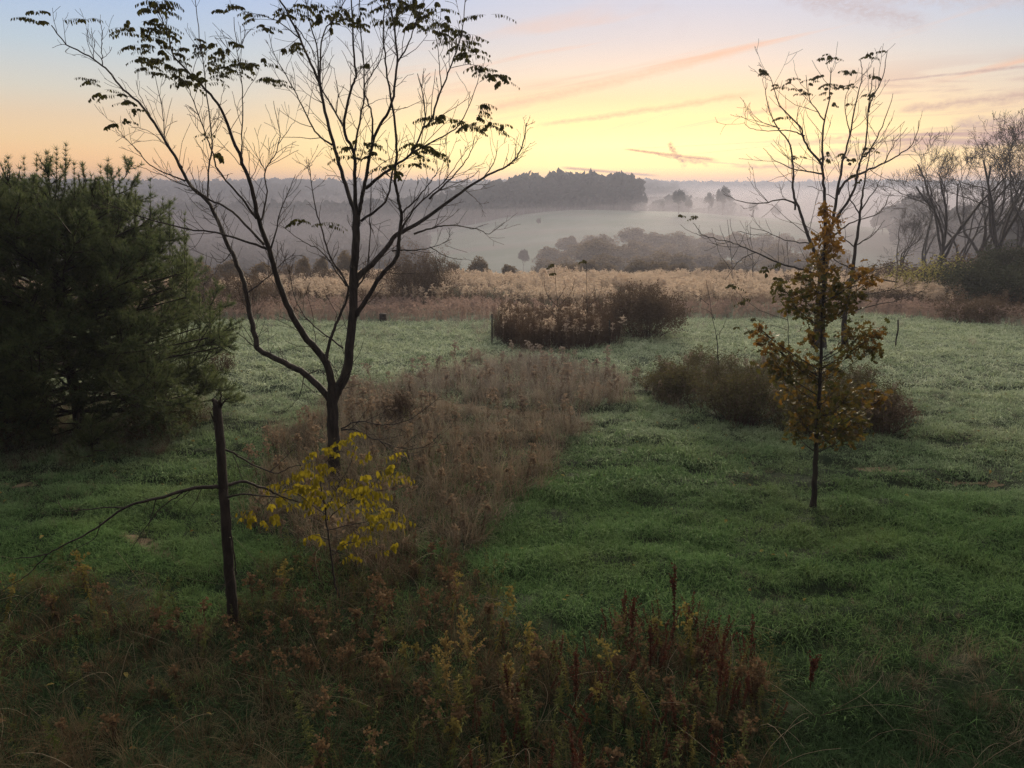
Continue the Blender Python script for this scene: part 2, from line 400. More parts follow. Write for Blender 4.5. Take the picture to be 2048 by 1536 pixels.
HEDGE = [(990, 672), (1010, 650), (1230, 650), (1250, 668), (1240, 690), (1150, 702), (1040, 702), (1000, 690)]

# ground mesh
ys = np.concatenate([np.linspace(-30, 2.9, 40), 3*(2100/3)**(np.linspace(0, 1, 760))]); us = np.linspace(-1, 1, 560)
YY = np.repeat(ys[:, None], len(us), 1); XX = us[None]*(np.abs(YY)*1.15+22)
ZZ = terr(XX, YY)
P = np.stack([XX, YY, ZZ], -1); pxs, pys = proj(P)
straw = np.zeros(XX.shape)
for s_ in STRAWS: straw[inpoly(pxs, pys, s_) & (YY > 3) & (YY < 45)] = 1.
rd = ridge_d(XX)
woodm = np.maximum(sstep(YY, rd-600, rd-520), sstep(XX - (95 + (YY-150)*.05), 0, 25)*sstep(YY, 105, 130)*(1-sstep(YY, 300, 330)))
woodm = np.maximum(woodm, sstep(YY, 385, 400)*sstep(-XX, -60, -30))
woodm = np.maximum(woodm, sstep(-XX - YY*.10, 0, 14)*sstep(YY, 110, 135))
nr, nc = XX.shape
i, j = np.meshgrid(np.arange(nr-1), np.arange(nc-1), indexing='ij')
B = MB(); B.add(P.reshape(-1, 3), np.stack([i*nc+j, i*nc+j+1, (i+1)*nc+j+1, (i+1)*nc+j], -1).reshape(-1, 4))
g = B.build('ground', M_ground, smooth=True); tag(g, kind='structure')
for nm, arr in (('straw', straw), ('wood', woodm)):
    a_ = g.data.attributes.new(nm, 'FLOAT', 'POINT'); a_.data.foreach_set('value', arr.astype(np.float32).ravel())

# ------------------------------------------------------------------ shapes: leaves and blades
def unit(v): return v/(np.linalg.norm(v, axis=-1, keepdims=True)+1e-9)
def frames(d, up=None):
    """matrices whose y axis is d and z axis roughly up (n,3)"""
    d = unit(d); up = np.tile([0, 0, 1.], (len(d), 1)) if up is None else up
    x_ = unit(np.cross(d, up + 1e-4)); z_ = np.cross(x_, d)
    return np.stack([x_, d, z_], -1)
LEAF_V = np.array([[0, 0, 0], [-.28, .28, .05], [-.25, .62, .03], [0, 1, -.06], [.25, .62, .03], [.28, .28, .05]]); LEAF_F = [[0, 1, 2, 3], [0, 3, 4, 5]]
LANCE_V = LEAF_V*np.array([.42, 1, 1]) - np.array([0, 0, .15])*(LEAF_V[:, 1:2]**2)
QUAD_V = np.array([[-.5, 0, 0], [.5, .1, .12], [.4, 1, 0], [-.4, .9, -.1]]); QUAD_F = [[0, 1, 2, 3]]
OAK_V = np.array([[0, 0, 0], [-.10, .15, 0], [-.26, .22, .06], [-.13, .36, 0], [-.38, .52, .07], [-.15, .60, 0], [-.28, .82, .04], [0, 1, -.05], [.28, .82, .04], [.15, .60, 0], [.38, .52, .07], [.13, .36, 0], [.26, .22, .06], [.10, .15, 0], [0, .5, -.03]])
OAK_V[:, 2] += .10*np.sin(OAK_V[:, 1]*5)-.5*OAK_V[:, 0]**2*np.sign(.5-OAK_V[:, 1])
OAK_F = [[14, k, k+1] for k in range(0, 13)] + [[14, 13, 0]]
def blades(B, n, h0, h1, w_, spread, lean, seg=3, curl=.5, mi=0, cx=0, cy_=0):
    ph = rng.uniform(0, 2*math.pi, n); r_ = spread*np.sqrt(rng.uniform(0, 1, n))
    b0 = np.stack([cx+r_*np.cos(ph), cy_+r_*np.sin(ph), np.full(n, -.02)], -1)
    h = rng.uniform(h0, h1, n); ph2 = ph + rng.normal(0, .8, n)
    ln = np.abs(rng.normal(lean, lean*.5, n)); d = np.stack([np.cos(ph2), np.sin(ph2), 0*ph], -1)
    sd_ = np.stack([-np.sin(ph2+rng.normal(0, .5, n)), np.cos(ph2), 0*ph], -1); sd_ = unit(sd_)
    V = []; T = []
    for k in range(seg+1):
        t = k/seg; ang = ln*t*(1+curl*t)
        c = b0 + (h*t)[:, None]*(d*np.sin(ang)[:, None] + np.array([0, 0, 1.])*np.cos(ang)[:, None])
        ww = w_*(1-t**1.6)*.5
        if k < seg: V += [c-sd_*ww, c+sd_*ww]; T += [t, t]
        else: V += [c]; T += [1.]
    V = np.stack(V, 1); k = V.shape[1]
    qs = [[2*a, 2*a+1, 2*a+3, 2*a+2] for a in range(seg-1)]; tr = [[2*seg-2, 2*seg-1, 2*seg]]
    off = (np.arange(n)*k)[:, None, None]; base_ = B.n
    B.add(V.reshape(-1, 3), (np.array(qs)[None]+off).reshape(-1, 4) if qs else (np.array(tr)[None]+off).reshape(-1, 3), np.tile(T, n), mi)
    if qs: B.F.setdefault((3, mi), []).append((np.array(tr)[None]+off).reshape(-1, 3) + base_)
def rdir(n, el_lo=-.3, el_hi=.8):
    a = rng.uniform(0, 2*math.pi, n); e = rng.uniform(el_lo, el_hi, n)
    return np.stack([np.cos(a)*np.cos(e), np.sin(a)*np.cos(e), np.sin(e)], -1)
def scatter_quads(B, C, size, V=QUAD_V, Fq=QUAD_F, mi=0, lo=-1., hi=1., tip=None, sj=.4):
    n = len(C)
    if not n: return
    M = frames(rdir(n, lo, hi), unit(rng.normal(0, 1, (n, 3)))); sc = size*rng.uniform(1-sj, 1+sj, n)
    t = rng.uniform(0, 1, n) if tip is None else tip
    B.many(V, Fq, M*sc[:, None, None], C, np.repeat(t, len(V)), mi)

# prototypes for ground cover, kept in collections of their own
def protos(name, fns, mats):
    c = bpy.data.collections.new(name)
    for k, fn in enumerate(fns):
        B = MB(); fn(B); o = bpy.data.objects.new('%s_%02d' % (name, k), B.mesh(name, mats)); c.objects.link(o)
    return c
def scatter(name, coll, P, rot, scl, idx, label=None):
    me = bpy.data.meshes.new(name); me.vertices.add(len(P)); me.vertices.foreach_set('co', np.asarray(P, np.float32).ravel())
    for nm, t, arr in (('rot', 'FLOAT_VECTOR', rot), ('scl', 'FLOAT_VECTOR', scl)):
        a_ = me.attributes.new(nm, t, 'POINT'); a_.data.foreach_set('vector', np.asarray(arr, np.float32).ravel())
    a_ = me.attributes.new('idx', 'INT', 'POINT'); a_.data.foreach_set('value', np.asarray(idx, np.int32))
    o = bpy.data.objects.new(name, me); scene.collection.objects.link(o)
    ng = bpy.data.node_groups.new(name, 'GeometryNodeTree')
    ng.interface.new_socket('Geometry', in_out='INPUT', socket_type='NodeSocketGeometry'); ng.interface.new_socket('Geometry', in_out='OUTPUT', socket_type='NodeSocketGeometry')
    N = ng.nodes.new; gi, go = N('NodeGroupInput'), N('NodeGroupOutput')
    ip, ci = N('GeometryNodeInstanceOnPoints'), N('GeometryNodeCollectionInfo')
    ci.inputs['Collection'].default_value = coll; ci.inputs['Separate Children'].default_value = True; ci.inputs['Reset Children'].default_value = True
    ip.inputs['Pick Instance'].default_value = True
    L = ng.links.new; L(gi.outputs[0], ip.inputs['Points']); L(ci.outputs[0], ip.inputs['Instance'])
    for nm, t, sk_ in (('rot', 'FLOAT_VECTOR', 'Rotation'), ('scl', 'FLOAT_VECTOR', 'Scale'), ('idx', 'INT', 'Instance Index')):
        na = N('GeometryNodeInputNamedAttribute'); na.data_type = t; na.inputs['Name'].default_value = nm
        L([q for q in na.outputs if q.enabled][0], ip.inputs[sk_])
    L(ip.outputs[0], go.inputs[0])
    mo = o.modifiers.new('scatter', 'NODES'); mo.node_group = ng
    o['kind'] = 'stuff'
    if label: o['label'] = label
    return o
def put(name, coll, P, s0, s1, nvar, tiltk=.12, zs=None, label=None, sink=0.):
    n = len(P); rot = np.stack([rng.normal(0, tiltk, n), rng.normal(0, tiltk, n), rng.uniform(0, 6.283, n)], -1)
    s = rng.uniform(s0, s1, n) if np.ndim(s0) == 0 else s0*rng.uniform(.8, 1.2, n)
    scl = np.stack([s, s, s*(1 if zs is None else zs)], -1)
    P = P.copy(); P[:, 2] -= sink
    return scatter(name, coll, P, rot, scl, rng.integers(0, nvar, n), label)
def sample(y0, y1, dens, margin=180, xlim=None):
    """points on the ground between distances y0 and y1 at DENS per square metre, within reach of the view"""
    W = y1*.78+6; W = min(W, xlim or 1e9)
    n = int(dens*(y1-y0)*2*W)
    x = rng.uniform(-W, W, n); y = rng.uniform(y0, y1, n); z = terr(x, y)
    P = np.stack([x, y, z], -1); a, b_ = proj(P)
    k = (a > -margin) & (a < 2048+margin) & (b_ < 1536+260)
    return P[k], a[k], b_[k]
def anyof(a, b_, polys):
    r = np.zeros(a.shape, bool)
    for p in polys: r |= inpoly(a, b_, p)
    return r
def lawn_edge(a): return np.interp(a, EX, EY)

c_lawn = protos('lawn_tuft', [lambda B: blades(B, 17, .05, .17, .0080, .09, .7, 3, .7)]*5, M_lawn)
c_lawnf = protos('lawn_tuft_far', [lambda B: blades(B, 20, .05, .15, .013, .16, .75, 2, .6)]*5, M_lawn)
def f_straw(B): blades(B, 30, .25, .75, .006, .12, .42, 4, .9)
c_straw = protos('dry_tuft', [f_straw]*5, M_straw)
c_rust = protos('rust_tuft', [f_straw]*5, M_rust)
c_straw2 = protos('front_dry_tuft', [f_straw]*5, M_straw_shade); c_rust2 = protos('front_rust_tuft', [f_straw]*5, M_rust_shade)
c_green2 = protos('front_green_tuft', [lambda B: blades(B, 26, .05, .13, .0045, .085, .8, 3, .7)]*5, M_green_shade)
def stem(B, h, r=.004, lean=.12, mi=0, n=5):
    a = rng.uniform(0, 6.28); l = rng.uniform(0, lean)
    t = np.linspace(0, 1, n); p = np.stack([np.cos(a)*l*h*t**1.6, np.sin(a)*l*h*t**1.6, h*t], -1)
    B.tube(p, np.linspace(r, r*.45, n), 3, 0, .6, mi); return p
def lerp(p, t):
    k = t*(len(p)-1); i = np.clip(np.floor(k).astype(int), 0, len(p)-2); f = (k-i)[:, None]; return p[i]*(1-f)+p[i+1]*f
def f_plume(B, hs=(.9, 1.35), k=1, lf=26):
    for _ in range(k):
        h = rng.uniform(*hs); ox = rng.uniform(-.15, .15, 2) if k > 1 else (0, 0); b0 = B.n
        p = stem(B, h, .005); B.V[-1] = B.V[-1] + np.array([ox[0], ox[1], 0]); p = p + np.array([ox[0], ox[1], 0])
        # arching side sprays carrying fluff
        for q in range(9):
            t = rng.uniform(.62, .98); s_ = lerp(p, np.array([t]))[0]; a = rng.uniform(0, 6.28); L = .32*h*(1.08-t)+.05
            tt = np.linspace(0, 1, 4); br = s_ + np.stack([np.cos(a)*L*tt, np.sin(a)*L*tt, L*(.75*tt-.45*tt**2)], -1)
            B.tube(br, .0025, 3, .5, 1.)
            C = lerp(br, rng.uniform(.25, 1, 9)) + rng.normal(0, .012, (9, 3)); scatter_quads(B, C, .030, tip=rng.uniform(.6, 1, 9))
        C = lerp(p, rng.uniform(.8, 1, 16)) + rng.normal(0, .02, (16, 3)); scatter_quads(B, C, .03, tip=rng.uniform(.6, 1, 16))
        t = rng.uniform(.08, .8, lf); C = lerp(p, t); dd = rdir(lf, -1.1, -.1)
        B.many(LANCE_V, LEAF_F, frames(dd)*rng.uniform(.05, .1, lf)[:, None, None], C, np.repeat(t*.4, 6))
c_plume = protos('dry_goldenrod', [lambda B: f_plume(B)]*6, M_tall)
c_plumer = protos('dry_weed', [lambda B: f_plume(B, (.5, .95))]*5, M_rust)
c_plumef = protos('front_weed', [lambda B: f_plume(B, (.4, 1.05))]*7, M_rust_shade)
c_plumep = protos('pink_weed', [lambda B: (f_plume(B, (.6, 1.), 1, 8), blades(B, 14, .4, .8, .008, .12, .3, 3, .5))]*5, M_pinkg)
def f_leafy(B, hs=(.45, .95), nl=46, ll=(.05, .10)):
    h = rng.uniform(*hs); p = stem(B, h, .004, .25, 0, 6)
    t = np.sort(rng.uniform(.15, 1, nl)); C = lerp(p, t); dd = rdir(nl, -.2, .75)
    B.many(LANCE_V, LEAF_F, frames(dd)*(rng.uniform(*ll, nl)*(1.15-.55*t))[:, None, None], C, np.repeat(t, 6))
c_leafg = protos('green_stem', [lambda B: f_leafy(B)]*6, M_weedg)
c_leafy = protos('yellow_stem', [lambda B: f_leafy(B, (.5, .9), 60, (.04, .07))]*4, M_weedy)
def f_red(B):
    for _ in range(3):
        h = rng.uniform(.5, 1.0); o_ = rng.uniform(-.12, .12, 2); p = stem(B, h, .004, .1); B.V[-1] = B.V[-1] + [o_[0], o_[1], 0]; p = p+[o_[0], o_[1], 0]
        n_ = 90; t = rng.uniform(.4, 1, n_); C = lerp(p, t)+rng.normal(0, .011, (n_, 3)); scatter_quads(B, C, .020, tip=t)
c_red = protos('seed_stalk', [f_red]*5, M_red)
def f_bram(B):
    for _ in range(9):
        a = rng.uniform(0, 6.28); h = rng.uniform(.5, 1.1); L = rng.uniform(.2, .7); t = np.linspace(0, 1, 6)
        p = np.stack([np.cos(a)*L*t**1.3, np.sin(a)*L*t**1.3, h*(1.5*t-.6*t**2)], -1)+rng.normal(0, .02, (6, 3))
        B.tube(p, np.linspace(.006, .002, 6), 3, 0, .6, 0)
        C = lerp(p, rng.uniform(.2, 1, 22))+rng.normal(0, .05, (22, 3)); scatter_quads(B, C, .045, LEAF_V, LEAF_F, 1)
c_bram = protos('bramble', [f_bram]*5, [M_bush, M_bushg])

def f_block(B):
    for _ in range(10):
        o_ = rng.uniform(-.16, .16, 2); b0 = len(B.V); p = stem(B, rng.uniform(.9, 1.45), .005, .18); B.V[-1] = B.V[-1]+[o_[0], o_[1], 0]; p = p+[o_[0], o_[1], 0]
        t = rng.uniform(.1, 1, 16); B.many(LANCE_V, LEAF_F, frames(rdir(16, -1.2, .6))*rng.uniform(.04, .1, 16)[:, None, None], lerp(p, t), np.repeat(t, 6))
c_block = protos('tall_stalks', [f_block]*5, M_block)
# ------------------------------------------------------------------ ground cover
allz = [ISLAND, BRAMBLE, FRONT, PINEU, HEDGE]
def lawnpts(y0, y1, dens, soft=14):
    P, a, b_ = sample(y0, y1, dens)
    j = (fbm(P[:, 0]*1.1, P[:, 1]*1.1, 2, 21)-.5)*60*8/np.maximum(P[:, 1], 5)
    k = b_ + j*.3 > lawn_edge(a)
    inside = anyof(a+j, b_+j*.5, [ISLAND, FRONT, BRAMBLE, HEDGE])
    k &= ~(inside & (rng.uniform(0, 1, len(a)) > .30)) & ~(anyof(a, b_, STRAWS) & (rng.uniform(0, 1, len(a)) > .12))
    P = P[k]
    clump = fbm(P[:, 0]/.75, P[:, 1]/.38, 3, 33); k = (clump > .33+.1*rng.uniform(0, 1, len(P))) | (rng.uniform(0, 1, len(P)) < .4); P = P[k]; clump = clump[k]
    return P, clump
P1, c1 = lawnpts(4.2, 13, 230)
P2, c2 = lawnpts(13, 21, 110)
P3, c3 = lawnpts(21, 46, 30)
dk1 = rng.uniform(0, 1, len(P1)) > sstep(P1[:, 1], 6., 11.)  # grass with painted-in shade takes over gradually towards the camera
put('shade_toned_grass', c_green2, P1[dk1], .5+1.7*c1[dk1], None, 5, .2, label='unfrosted grass nearest the camera, house shade put into its dark colour')
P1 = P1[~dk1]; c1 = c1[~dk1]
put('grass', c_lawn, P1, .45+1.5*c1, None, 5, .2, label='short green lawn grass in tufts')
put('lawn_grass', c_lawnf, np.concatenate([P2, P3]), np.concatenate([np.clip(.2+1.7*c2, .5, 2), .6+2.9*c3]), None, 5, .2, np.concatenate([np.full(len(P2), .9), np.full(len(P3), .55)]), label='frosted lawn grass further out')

def zone(y0, y1, dens, poly, jit=30, keep=1.):
    P, a, b_ = sample(y0, y1, dens)
    j = (fbm(P[:, 0]*.9, P[:, 1]*.9, 2, 41)-.5)*jit*2
    k = anyof(a+j, b_+j*.5, poly) & ~anyof(a, b_, STRAWS)
    if keep < 1: k &= fbm(P[:, 0]*.6+9, P[:, 1]*.6, 2, 77) < keep
    return P[k]
# weedy island round the big tree
Pi = zone(8, 26, 26, [ISLAND], 40, .86); nn = len(Pi); sel = rng.uniform(0, 1, nn); near_ = Pi[:, 1] < 15
put('dry_grass', c_straw, Pi[sel < .6], .35, 1.25, 5, .2, label='pale dead grass of the weedy island round the big tree')
put('rusty_undergrowth', c_rust, Pi[(sel >= .6)], .35, 1.25, 5, .2, label='rusty dead grass of the weedy island')
Pj = zone(8, 26, 4.5, [ISLAND], 40, .84); sel = rng.uniform(0, 1, len(Pj))
put('dead_weeds', c_plumer, Pj[sel < .7], .4, 1.25, 5, .12, label='brown seeding weeds of the island')
put('green_undergrowth', c_leafg, Pj[sel >= .7], .5, .9, 6, .15, label='small green weeds of the island')
# bramble patch
Pb = zone(14, 30, 5.5, [BRAMBLE], 16); put('bramble_undergrowth', c_bram, Pb, .55, 1.0, 5, .15, label='low tangle of brambles round the oak sapling')
Pb = zone(14, 30, 7, [BRAMBLE], 30); sel = rng.uniform(0, 1, len(Pb))
put('bramble_grass', c_rust, Pb[sel < .6], .6, 1.1, 5, .2); put('bramble_weeds', c_plumer, Pb[sel >= .6], .5, .9, 5, .12)
# under the pine
Pb = zone(12, 24, 12, [PINEU], 30); sel = rng.uniform(0, 1, len(Pb))
put('pine_undergrowth', c_rust, Pb[sel < .5], .5, .9, 5, .2); put('pine_weeds', c_leafg, Pb[(sel >= .5) & (sel < .62)], .5, .8, 6, .15); put('pine_grass', c_straw, Pb[sel >= .62], .5, .8, 5, .2)
GRASSL = [(-400, 1300), (150, 1290), (420, 1330), (600, 1420), (620, 1700), (-400, 1700)]
def thin(P):
    a, b_ = proj(P); return P[~(inpoly(a, b_, GRASSL) & (rng.uniform(0, 1, len(P)) < .8))]
Pt = zone(5, 24, 14, [[(-400, 700), (2500, 700), (2500, 1700), (-400, 1700)]], 1, .40); put('lawn_thatch', c_straw, Pt, .14, .34, 5, .7, label='short dead thatch showing in patches of the lawn')
# the rough front strip
Pf = zone(3.6, 12, 42, [FRONT], 50); sel = rng.uniform(0, 1, len(Pf)) + (fbm(Pf[:, 0]*.8, Pf[:, 1]*.8, 2, 8)-.5)*.9
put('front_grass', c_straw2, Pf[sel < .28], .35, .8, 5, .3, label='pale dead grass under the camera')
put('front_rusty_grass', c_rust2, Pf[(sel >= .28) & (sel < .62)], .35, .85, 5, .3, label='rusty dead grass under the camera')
put('shade_toned_green_grass', c_green2, Pf[sel >= .62], 1.2, 2.6, 5, .3, label='long green grass among the weeds')
Pf = thin(zone(3.6, 10.5, 12, [FRONT], 50)); sel = rng.uniform(0, 1, len(Pf)) + (fbm(Pf[:, 0]*.8+5, Pf[:, 1]*.8, 2, 18)-.5)*.9
put('leafy_weeds', c_leafg, Pf[sel < .5], .5, 1.0, 6, .2, label='green leafy weeds in the front strip')
put('dead_leafy_weeds', c_plumef, Pf[(sel >= .5)], .4, .85, 7, .15, label='brown seeding weeds in the front strip')
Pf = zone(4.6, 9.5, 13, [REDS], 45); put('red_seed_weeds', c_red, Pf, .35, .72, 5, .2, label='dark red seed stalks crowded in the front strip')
Pf = zone(4.6, 9.5, 5, [REDS], 60); put('yellow_green_weeds', c_leafy, Pf, .4, .8, 4, .15, label='yellow green stems among the red seed stalks')
Pf = zone(5, 10, 10, [RIGHTD], 60, .5); put('matted_grass', c_rust, Pf, .35, .7, 5, .5, label='matted brown grass at the lower right')
Pf = zone(5, 10, 10, [RIGHTD], 60, .45); put('matted_straw', c_straw, Pf, .3, .55, 5, .5)
# loose straw on the cut strips
P_, a_, b2 = sample(8, 30, 60); k = anyof(a_, b2, STRAWS); put('loose_straw', c_straw, P_[k], .12, .28, 5, .9, label='loose cut straw lying in strips')
c_pl2 = protos('golden_weed', [lambda B: f_plume(B, (.5, 1.1), 1, 40)]*5, M_weedy)
Pf = thin(zone(5, 12, .6, [FRONT], 60)); put('golden_weeds', c_pl2, Pf, .5, .95, 5, .12, label='scattered golden weeds in the front strip')
Pf = zone(4.6, 9.5, 3.5, [REDS], 160); put('green_leafy_weeds', c_leafg, Pf, .6, 1.1, 6, .15, label='green leafy stems round the red seed stalks')
c_leafs = protos('fallen_leaf', [lambda B: B.many(LEAF_V*[1, 1, 2.5], LEAF_F, frames(rdir(1, -.2, .2))*.075, np.array([[0, 0, .07]]), np.zeros(6))]*3, M_fallen)
P_, a_, b2 = sample(5, 34, .8); k = b2 > lawn_edge(a_); put('fallen_leaves', c_leafs, P_[k], .7, 1.3, 3, .5, label='yellow brown leaves fallen on the lawn')
# the tall dead meadow beyond the mown lawn
P_, a_, b2 = sample(28, 84, 6.5, 150)
k = (b2 < lawn_edge(a_) + (fbm(P_[:, 0]/3, P_[:, 1]/3, 2, 3)-.5)*5); P_ = P_[k]; a_ = a_[k]; b2 = b2[k]
edge = lawn_edge(a_) - b2; sel = rng.uniform(0, 1, len(P_)); pink = (edge < 28) & (a_ < 1010) | (edge < 16) | (rng.uniform(0, 1, len(P_)) < .12)
mh = fbm(P_[:, 0]/4., P_[:, 1]/4., 3, 51); dk = (mh < .40+.05*rng.uniform(0, 1, len(mh))) & ~pink; put('brown_meadow_weeds', c_block, P_[dk & (rng.uniform(0, 1, len(mh)) < .5)], .5, 1.05, 5, .1, label='darker brown patches in the dead meadow')
kk = ~pink & ~dk
put('tall_meadow_weeds', c_plume, P_[kk], .6+1.1*mh[kk], None, 6, .07, label='tall fawn seed heads of the dead meadow')
put('pink_meadow_grass', c_plumep, P_[pink], .65, 1.05, 5, .1, label='pinkish dead grass along the meadow edge')
# fringe tufts in the lawn and frosty hummocks
P_, a_, b2 = sample(24, 40, 1.6); k = (b2 > lawn_edge(a_)) & (b2 < lawn_edge(a_)+45) & ((np.abs(a_-950) < 60) | (rng.uniform(0, 1, len(a_)) < .12))
put('fringe_grass', c_straw, P_[k], .7, 1.2, 5, .2, label='frosty dead tufts at the meadow edge')
# the square of tall weeds round the two saplings
def hz_(P): return (.52+.72*fbm(P[:, 0]/1.3, P[:, 1]/.9, 2, 91))
Ph = zone(22, 38, 17, [HEDGE], 14); put('fenced_weeds', c_block, Ph, hz_(Ph), None, 5, .07, label='dense dark block of tall weeds round the two saplings')
Ph = zone(22, 38, 4.5, [HEDGE], 12); put('fenced_goldenrod_weeds', c_plume, Ph, hz_(Ph)*1.05, None, 6, .07, label='fawn seed heads topping the block of weeds')
# long arching dead canes tangled through the front weeds
def f_cane(B):
    for _ in range(3):
        a = rng.uniform(0, 6.28); L = rng.uniform(.5, 1.3); t = np.linspace(0, 1, 8); h = rng.uniform(.15, .6); b_ = rng.uniform(-.8, .8)
        B.tube(np.stack([np.cos(a+b_*t)*L*t, np.sin(a+b_*t)*L*t, h*4*t*(1-t*.85)*.6], -1), np.linspace(.0035, .0015, 8), 3, 0, 1)
c_cane = protos('dead_cane', [f_cane]*6, M_straw)
Pf = zone(3.6, 12, 1.6, [FRONT, RIGHTD], 50); put('tangled_dead_weeds', c_cane, Pf, .6, 1.2, 6, .3, label='thin pale dead canes tangled through the front weeds')
Pf = zone(8, 26, .8, [ISLAND, PINEU], 50); put('tangled_island_weeds', c_cane, Pf, .6, 1.2, 6, .3)

# ------------------------------------------------------------------ tree growing
def cr(pts, n=5):
    P = np.asarray(pts, float); Q = np.vstack([2*P[0]-P[1], P, 2*P[-1]-P[-2]]); o = []
    for i in range(len(P)-1):
        a, b_, c, d = Q[i:i+4]; t = np.linspace(0, 1, n, endpoint=False)[:, None]
        o.append(.5*((2*b_)+(-a+c)*t+(2*a-5*b_+4*c-d)*t**2+(-a+3*b_-3*c+d)*t**3))
    return np.vstack(o+[P[-1:]])
def grow(B, p, d, L, r, lvl, o, tips=None, sides=4):
    """a wandering branch with side branches; o: dict of habits"""
    seg = o.get('seg', 6) if lvl > 0 else max(3, o.get('seg', 6)-2)
    pts = [np.array(p)]; d = np.array(d)/np.linalg.norm(d); q = np.array(p)
    for i in range(seg):
        d = d + rng.normal(0, o.get('wander', .14), 3) + np.array([0, 0, o.get('up', .08)]); d /= np.linalg.norm(d)
        q = q + d*L/seg; pts.append(q)
    P = np.array(pts); B.tube(P, np.linspace(r, max(r*o.get('taper', .4), o.get('rmin', .0015)), len(P)), sides, 0, 1)
    if tips is not None and lvl <= o.get('leaflvl', 0): tips.append((P[-1], d.copy())); tips.append((P[len(P)//2], d.copy()))
    if lvl > 0:
        k = o['kids'][-lvl] if isinstance(o['kids'], (list, tuple)) else o['kids']
        for c in range(k):
            t = rng.uniform(o.get('t0', .25), 1.); s_ = lerp(P, np.array([t]))[0]
            i = min(int(t*seg), seg-1); ax = P[i+1]-P[i]; ax /= np.linalg.norm(ax)
            v = rng.normal(0, 1, 3); v -= ax*np.dot(v, ax); v /= np.linalg.norm(v)+1e-9
            sp = rng.uniform(*o.get('spread', (.5, 1.0)))
            grow(B, s_, ax*math.cos(sp)+v*math.sin(sp), L*rng.uniform(*o.get('ratio', (.45, .75)))*(1.15-.5*t), max(r*(1-.6*t)*o.get('rr', .55), o.get('rmin', .0015)), lvl-1, o, tips, max(3, sides-1))
    return P

class Traced:
    """a tree whose main limbs follow those of the photograph, each bent in depth"""
    def __init__(s, Y0): s.K = [];  s.Y0 = Y0; s.limbs = []
    def depth(s, px, py):
        if not s.K: return s.Y0
        K = np.array(s.K); i = np.argmin((K[:, 0]-px)**2+(K[:, 1]-py)**2); return K[i, 2]
    def limb(s, pts, r0, r1, dy=None):
        y0 = s.depth(*pts[0]); dy = rng.uniform(-1, 1)*.0045*math.hypot(pts[-1][0]-pts[0][0], pts[-1][1]-pts[0][1])*s.Y0/13*.8 if dy is None else dy
        P = cr([(a, b_) for a, b_ in pts], 5)
        l = np.concatenate([[0], np.cumsum(np.hypot(*(np.diff(P, axis=0).T)))]); t = l/l[-1]
        Yk = y0 + dy*np.sin(t*1.5)
        W = np.array([at(P[i, 0], P[i, 1], Yk[i]) for i in range(len(P))]); W[1:-1] += rng.normal(0, .006, (len(P)-2, 3))*s.Y0/13
        Rr = (.95 if r0 > 14 else .80)*(r0 + (r1-r0)*t**.65)*Yk/F*.5
        s.K += [(P[i, 0], P[i, 1], Yk[i]) for i in range(len(P))]
        s.limbs.append((W, Rr)); return W, Rr
    def finish(s, root, twig_density, twigL, lvl=1, habit=None, sides=7, nsmall=10):
        tw = MB(); o0 = dict(seg=6, wander=.13, up=.06, kids=(2, 2, 2), spread=(.45, .95), ratio=(.35, .6), rmin=.0022, taper=.45); o0.update(habit or {})
        base_ = np.array(root.location)
        for li, (W, Rr) in enumerate(s.limbs):
            B = MB()
            if li == 0: Rr = Rr.copy(); Rr[:5] *= [1.55, 1.4, 1.22, 1.1, 1.04]
            B.tube(W, Rr, sides)
            nm = 'trunk' if li == 0 else 'limb'
            B.build(nm, M_bark, root, smooth=True, base=base_)
            if li == 0: continue
            L = np.linalg.norm(W[-1]-W[0]); n_ = int(L*twig_density)
            for _ in range(n_):
                t = rng.uniform(.12, 1.); i = min(int(t*(len(W)-1)), len(W)-2); ax = W[i+1]-W[i]; ax = ax/np.linalg.norm(ax)
                v = rng.normal(0, 1, 3)*np.array([1, .8, 1]); v -= ax*np.dot(v, ax); v /= np.linalg.norm(v)
                sp = rng.uniform(.5, 1.0)
                LL = twigL*rng.uniform(.35, 1.15)*(1.25-.55*t)
                grow(tw, W[i], ax*math.cos(sp)+v*math.sin(sp)+[0, 0, .12], LL, min(Rr[i]*.5, .003+.0055*LL), lvl if rng.uniform() < .75 else max(0, lvl-1), o0, None, 4)
        tw.build('twigs', M_twig, root, base=base_)
def comp_leaf(B, p, d, L, pairs, ls, mi=0, hang=1.):
    """a compound leaf: a drooping stalk with paired leaflets hanging from it"""
    t = np.linspace(0, 1, 7)[:, None]; d = np.array(d)/np.linalg.norm(d)
    P = p + d*L*t + np.array([0, 0, -.42*L*hang])*t**2
    B.tube(P, np.linspace(.0028, .0012, 7)*ls/.1, 3, 0, 0, mi)
    tt = np.repeat(np.linspace(.18, 1, pairs), 2)+rng.normal(0, .012, pairs*2); tt = np.clip(tt, 0, 1); n_ = len(tt)
    keep = rng.uniform(0, 1, n_) < .9; C = lerp(P, tt)
    sd_ = np.cross(d, [0, 0, 1.]); sd_ /= np.linalg.norm(sd_)+1e-9
    sg = np.where(np.arange(n_) % 2 == 0, 1., -1.)
    D = sd_[None]*sg[:, None]*rng.uniform(.15, .75, (n_, 1)) + np.array([0, 0, -1.])*rng.uniform(.7, 1.1, (n_, 1)) + d*rng.uniform(-.1, .45, (n_, 1))
    M = frames(D, np.tile(d, (n_, 1))+rng.normal(0, .4, (n_, 3)))*(ls*rng.uniform(.75, 1.15, n_)*(1.1-.3*tt))[:, None, None]
    B.many(LEAF_V, LEAF_F, M[keep], C[keep], np.repeat(rng.uniform(0, 1, keep.sum()), 6), mi)
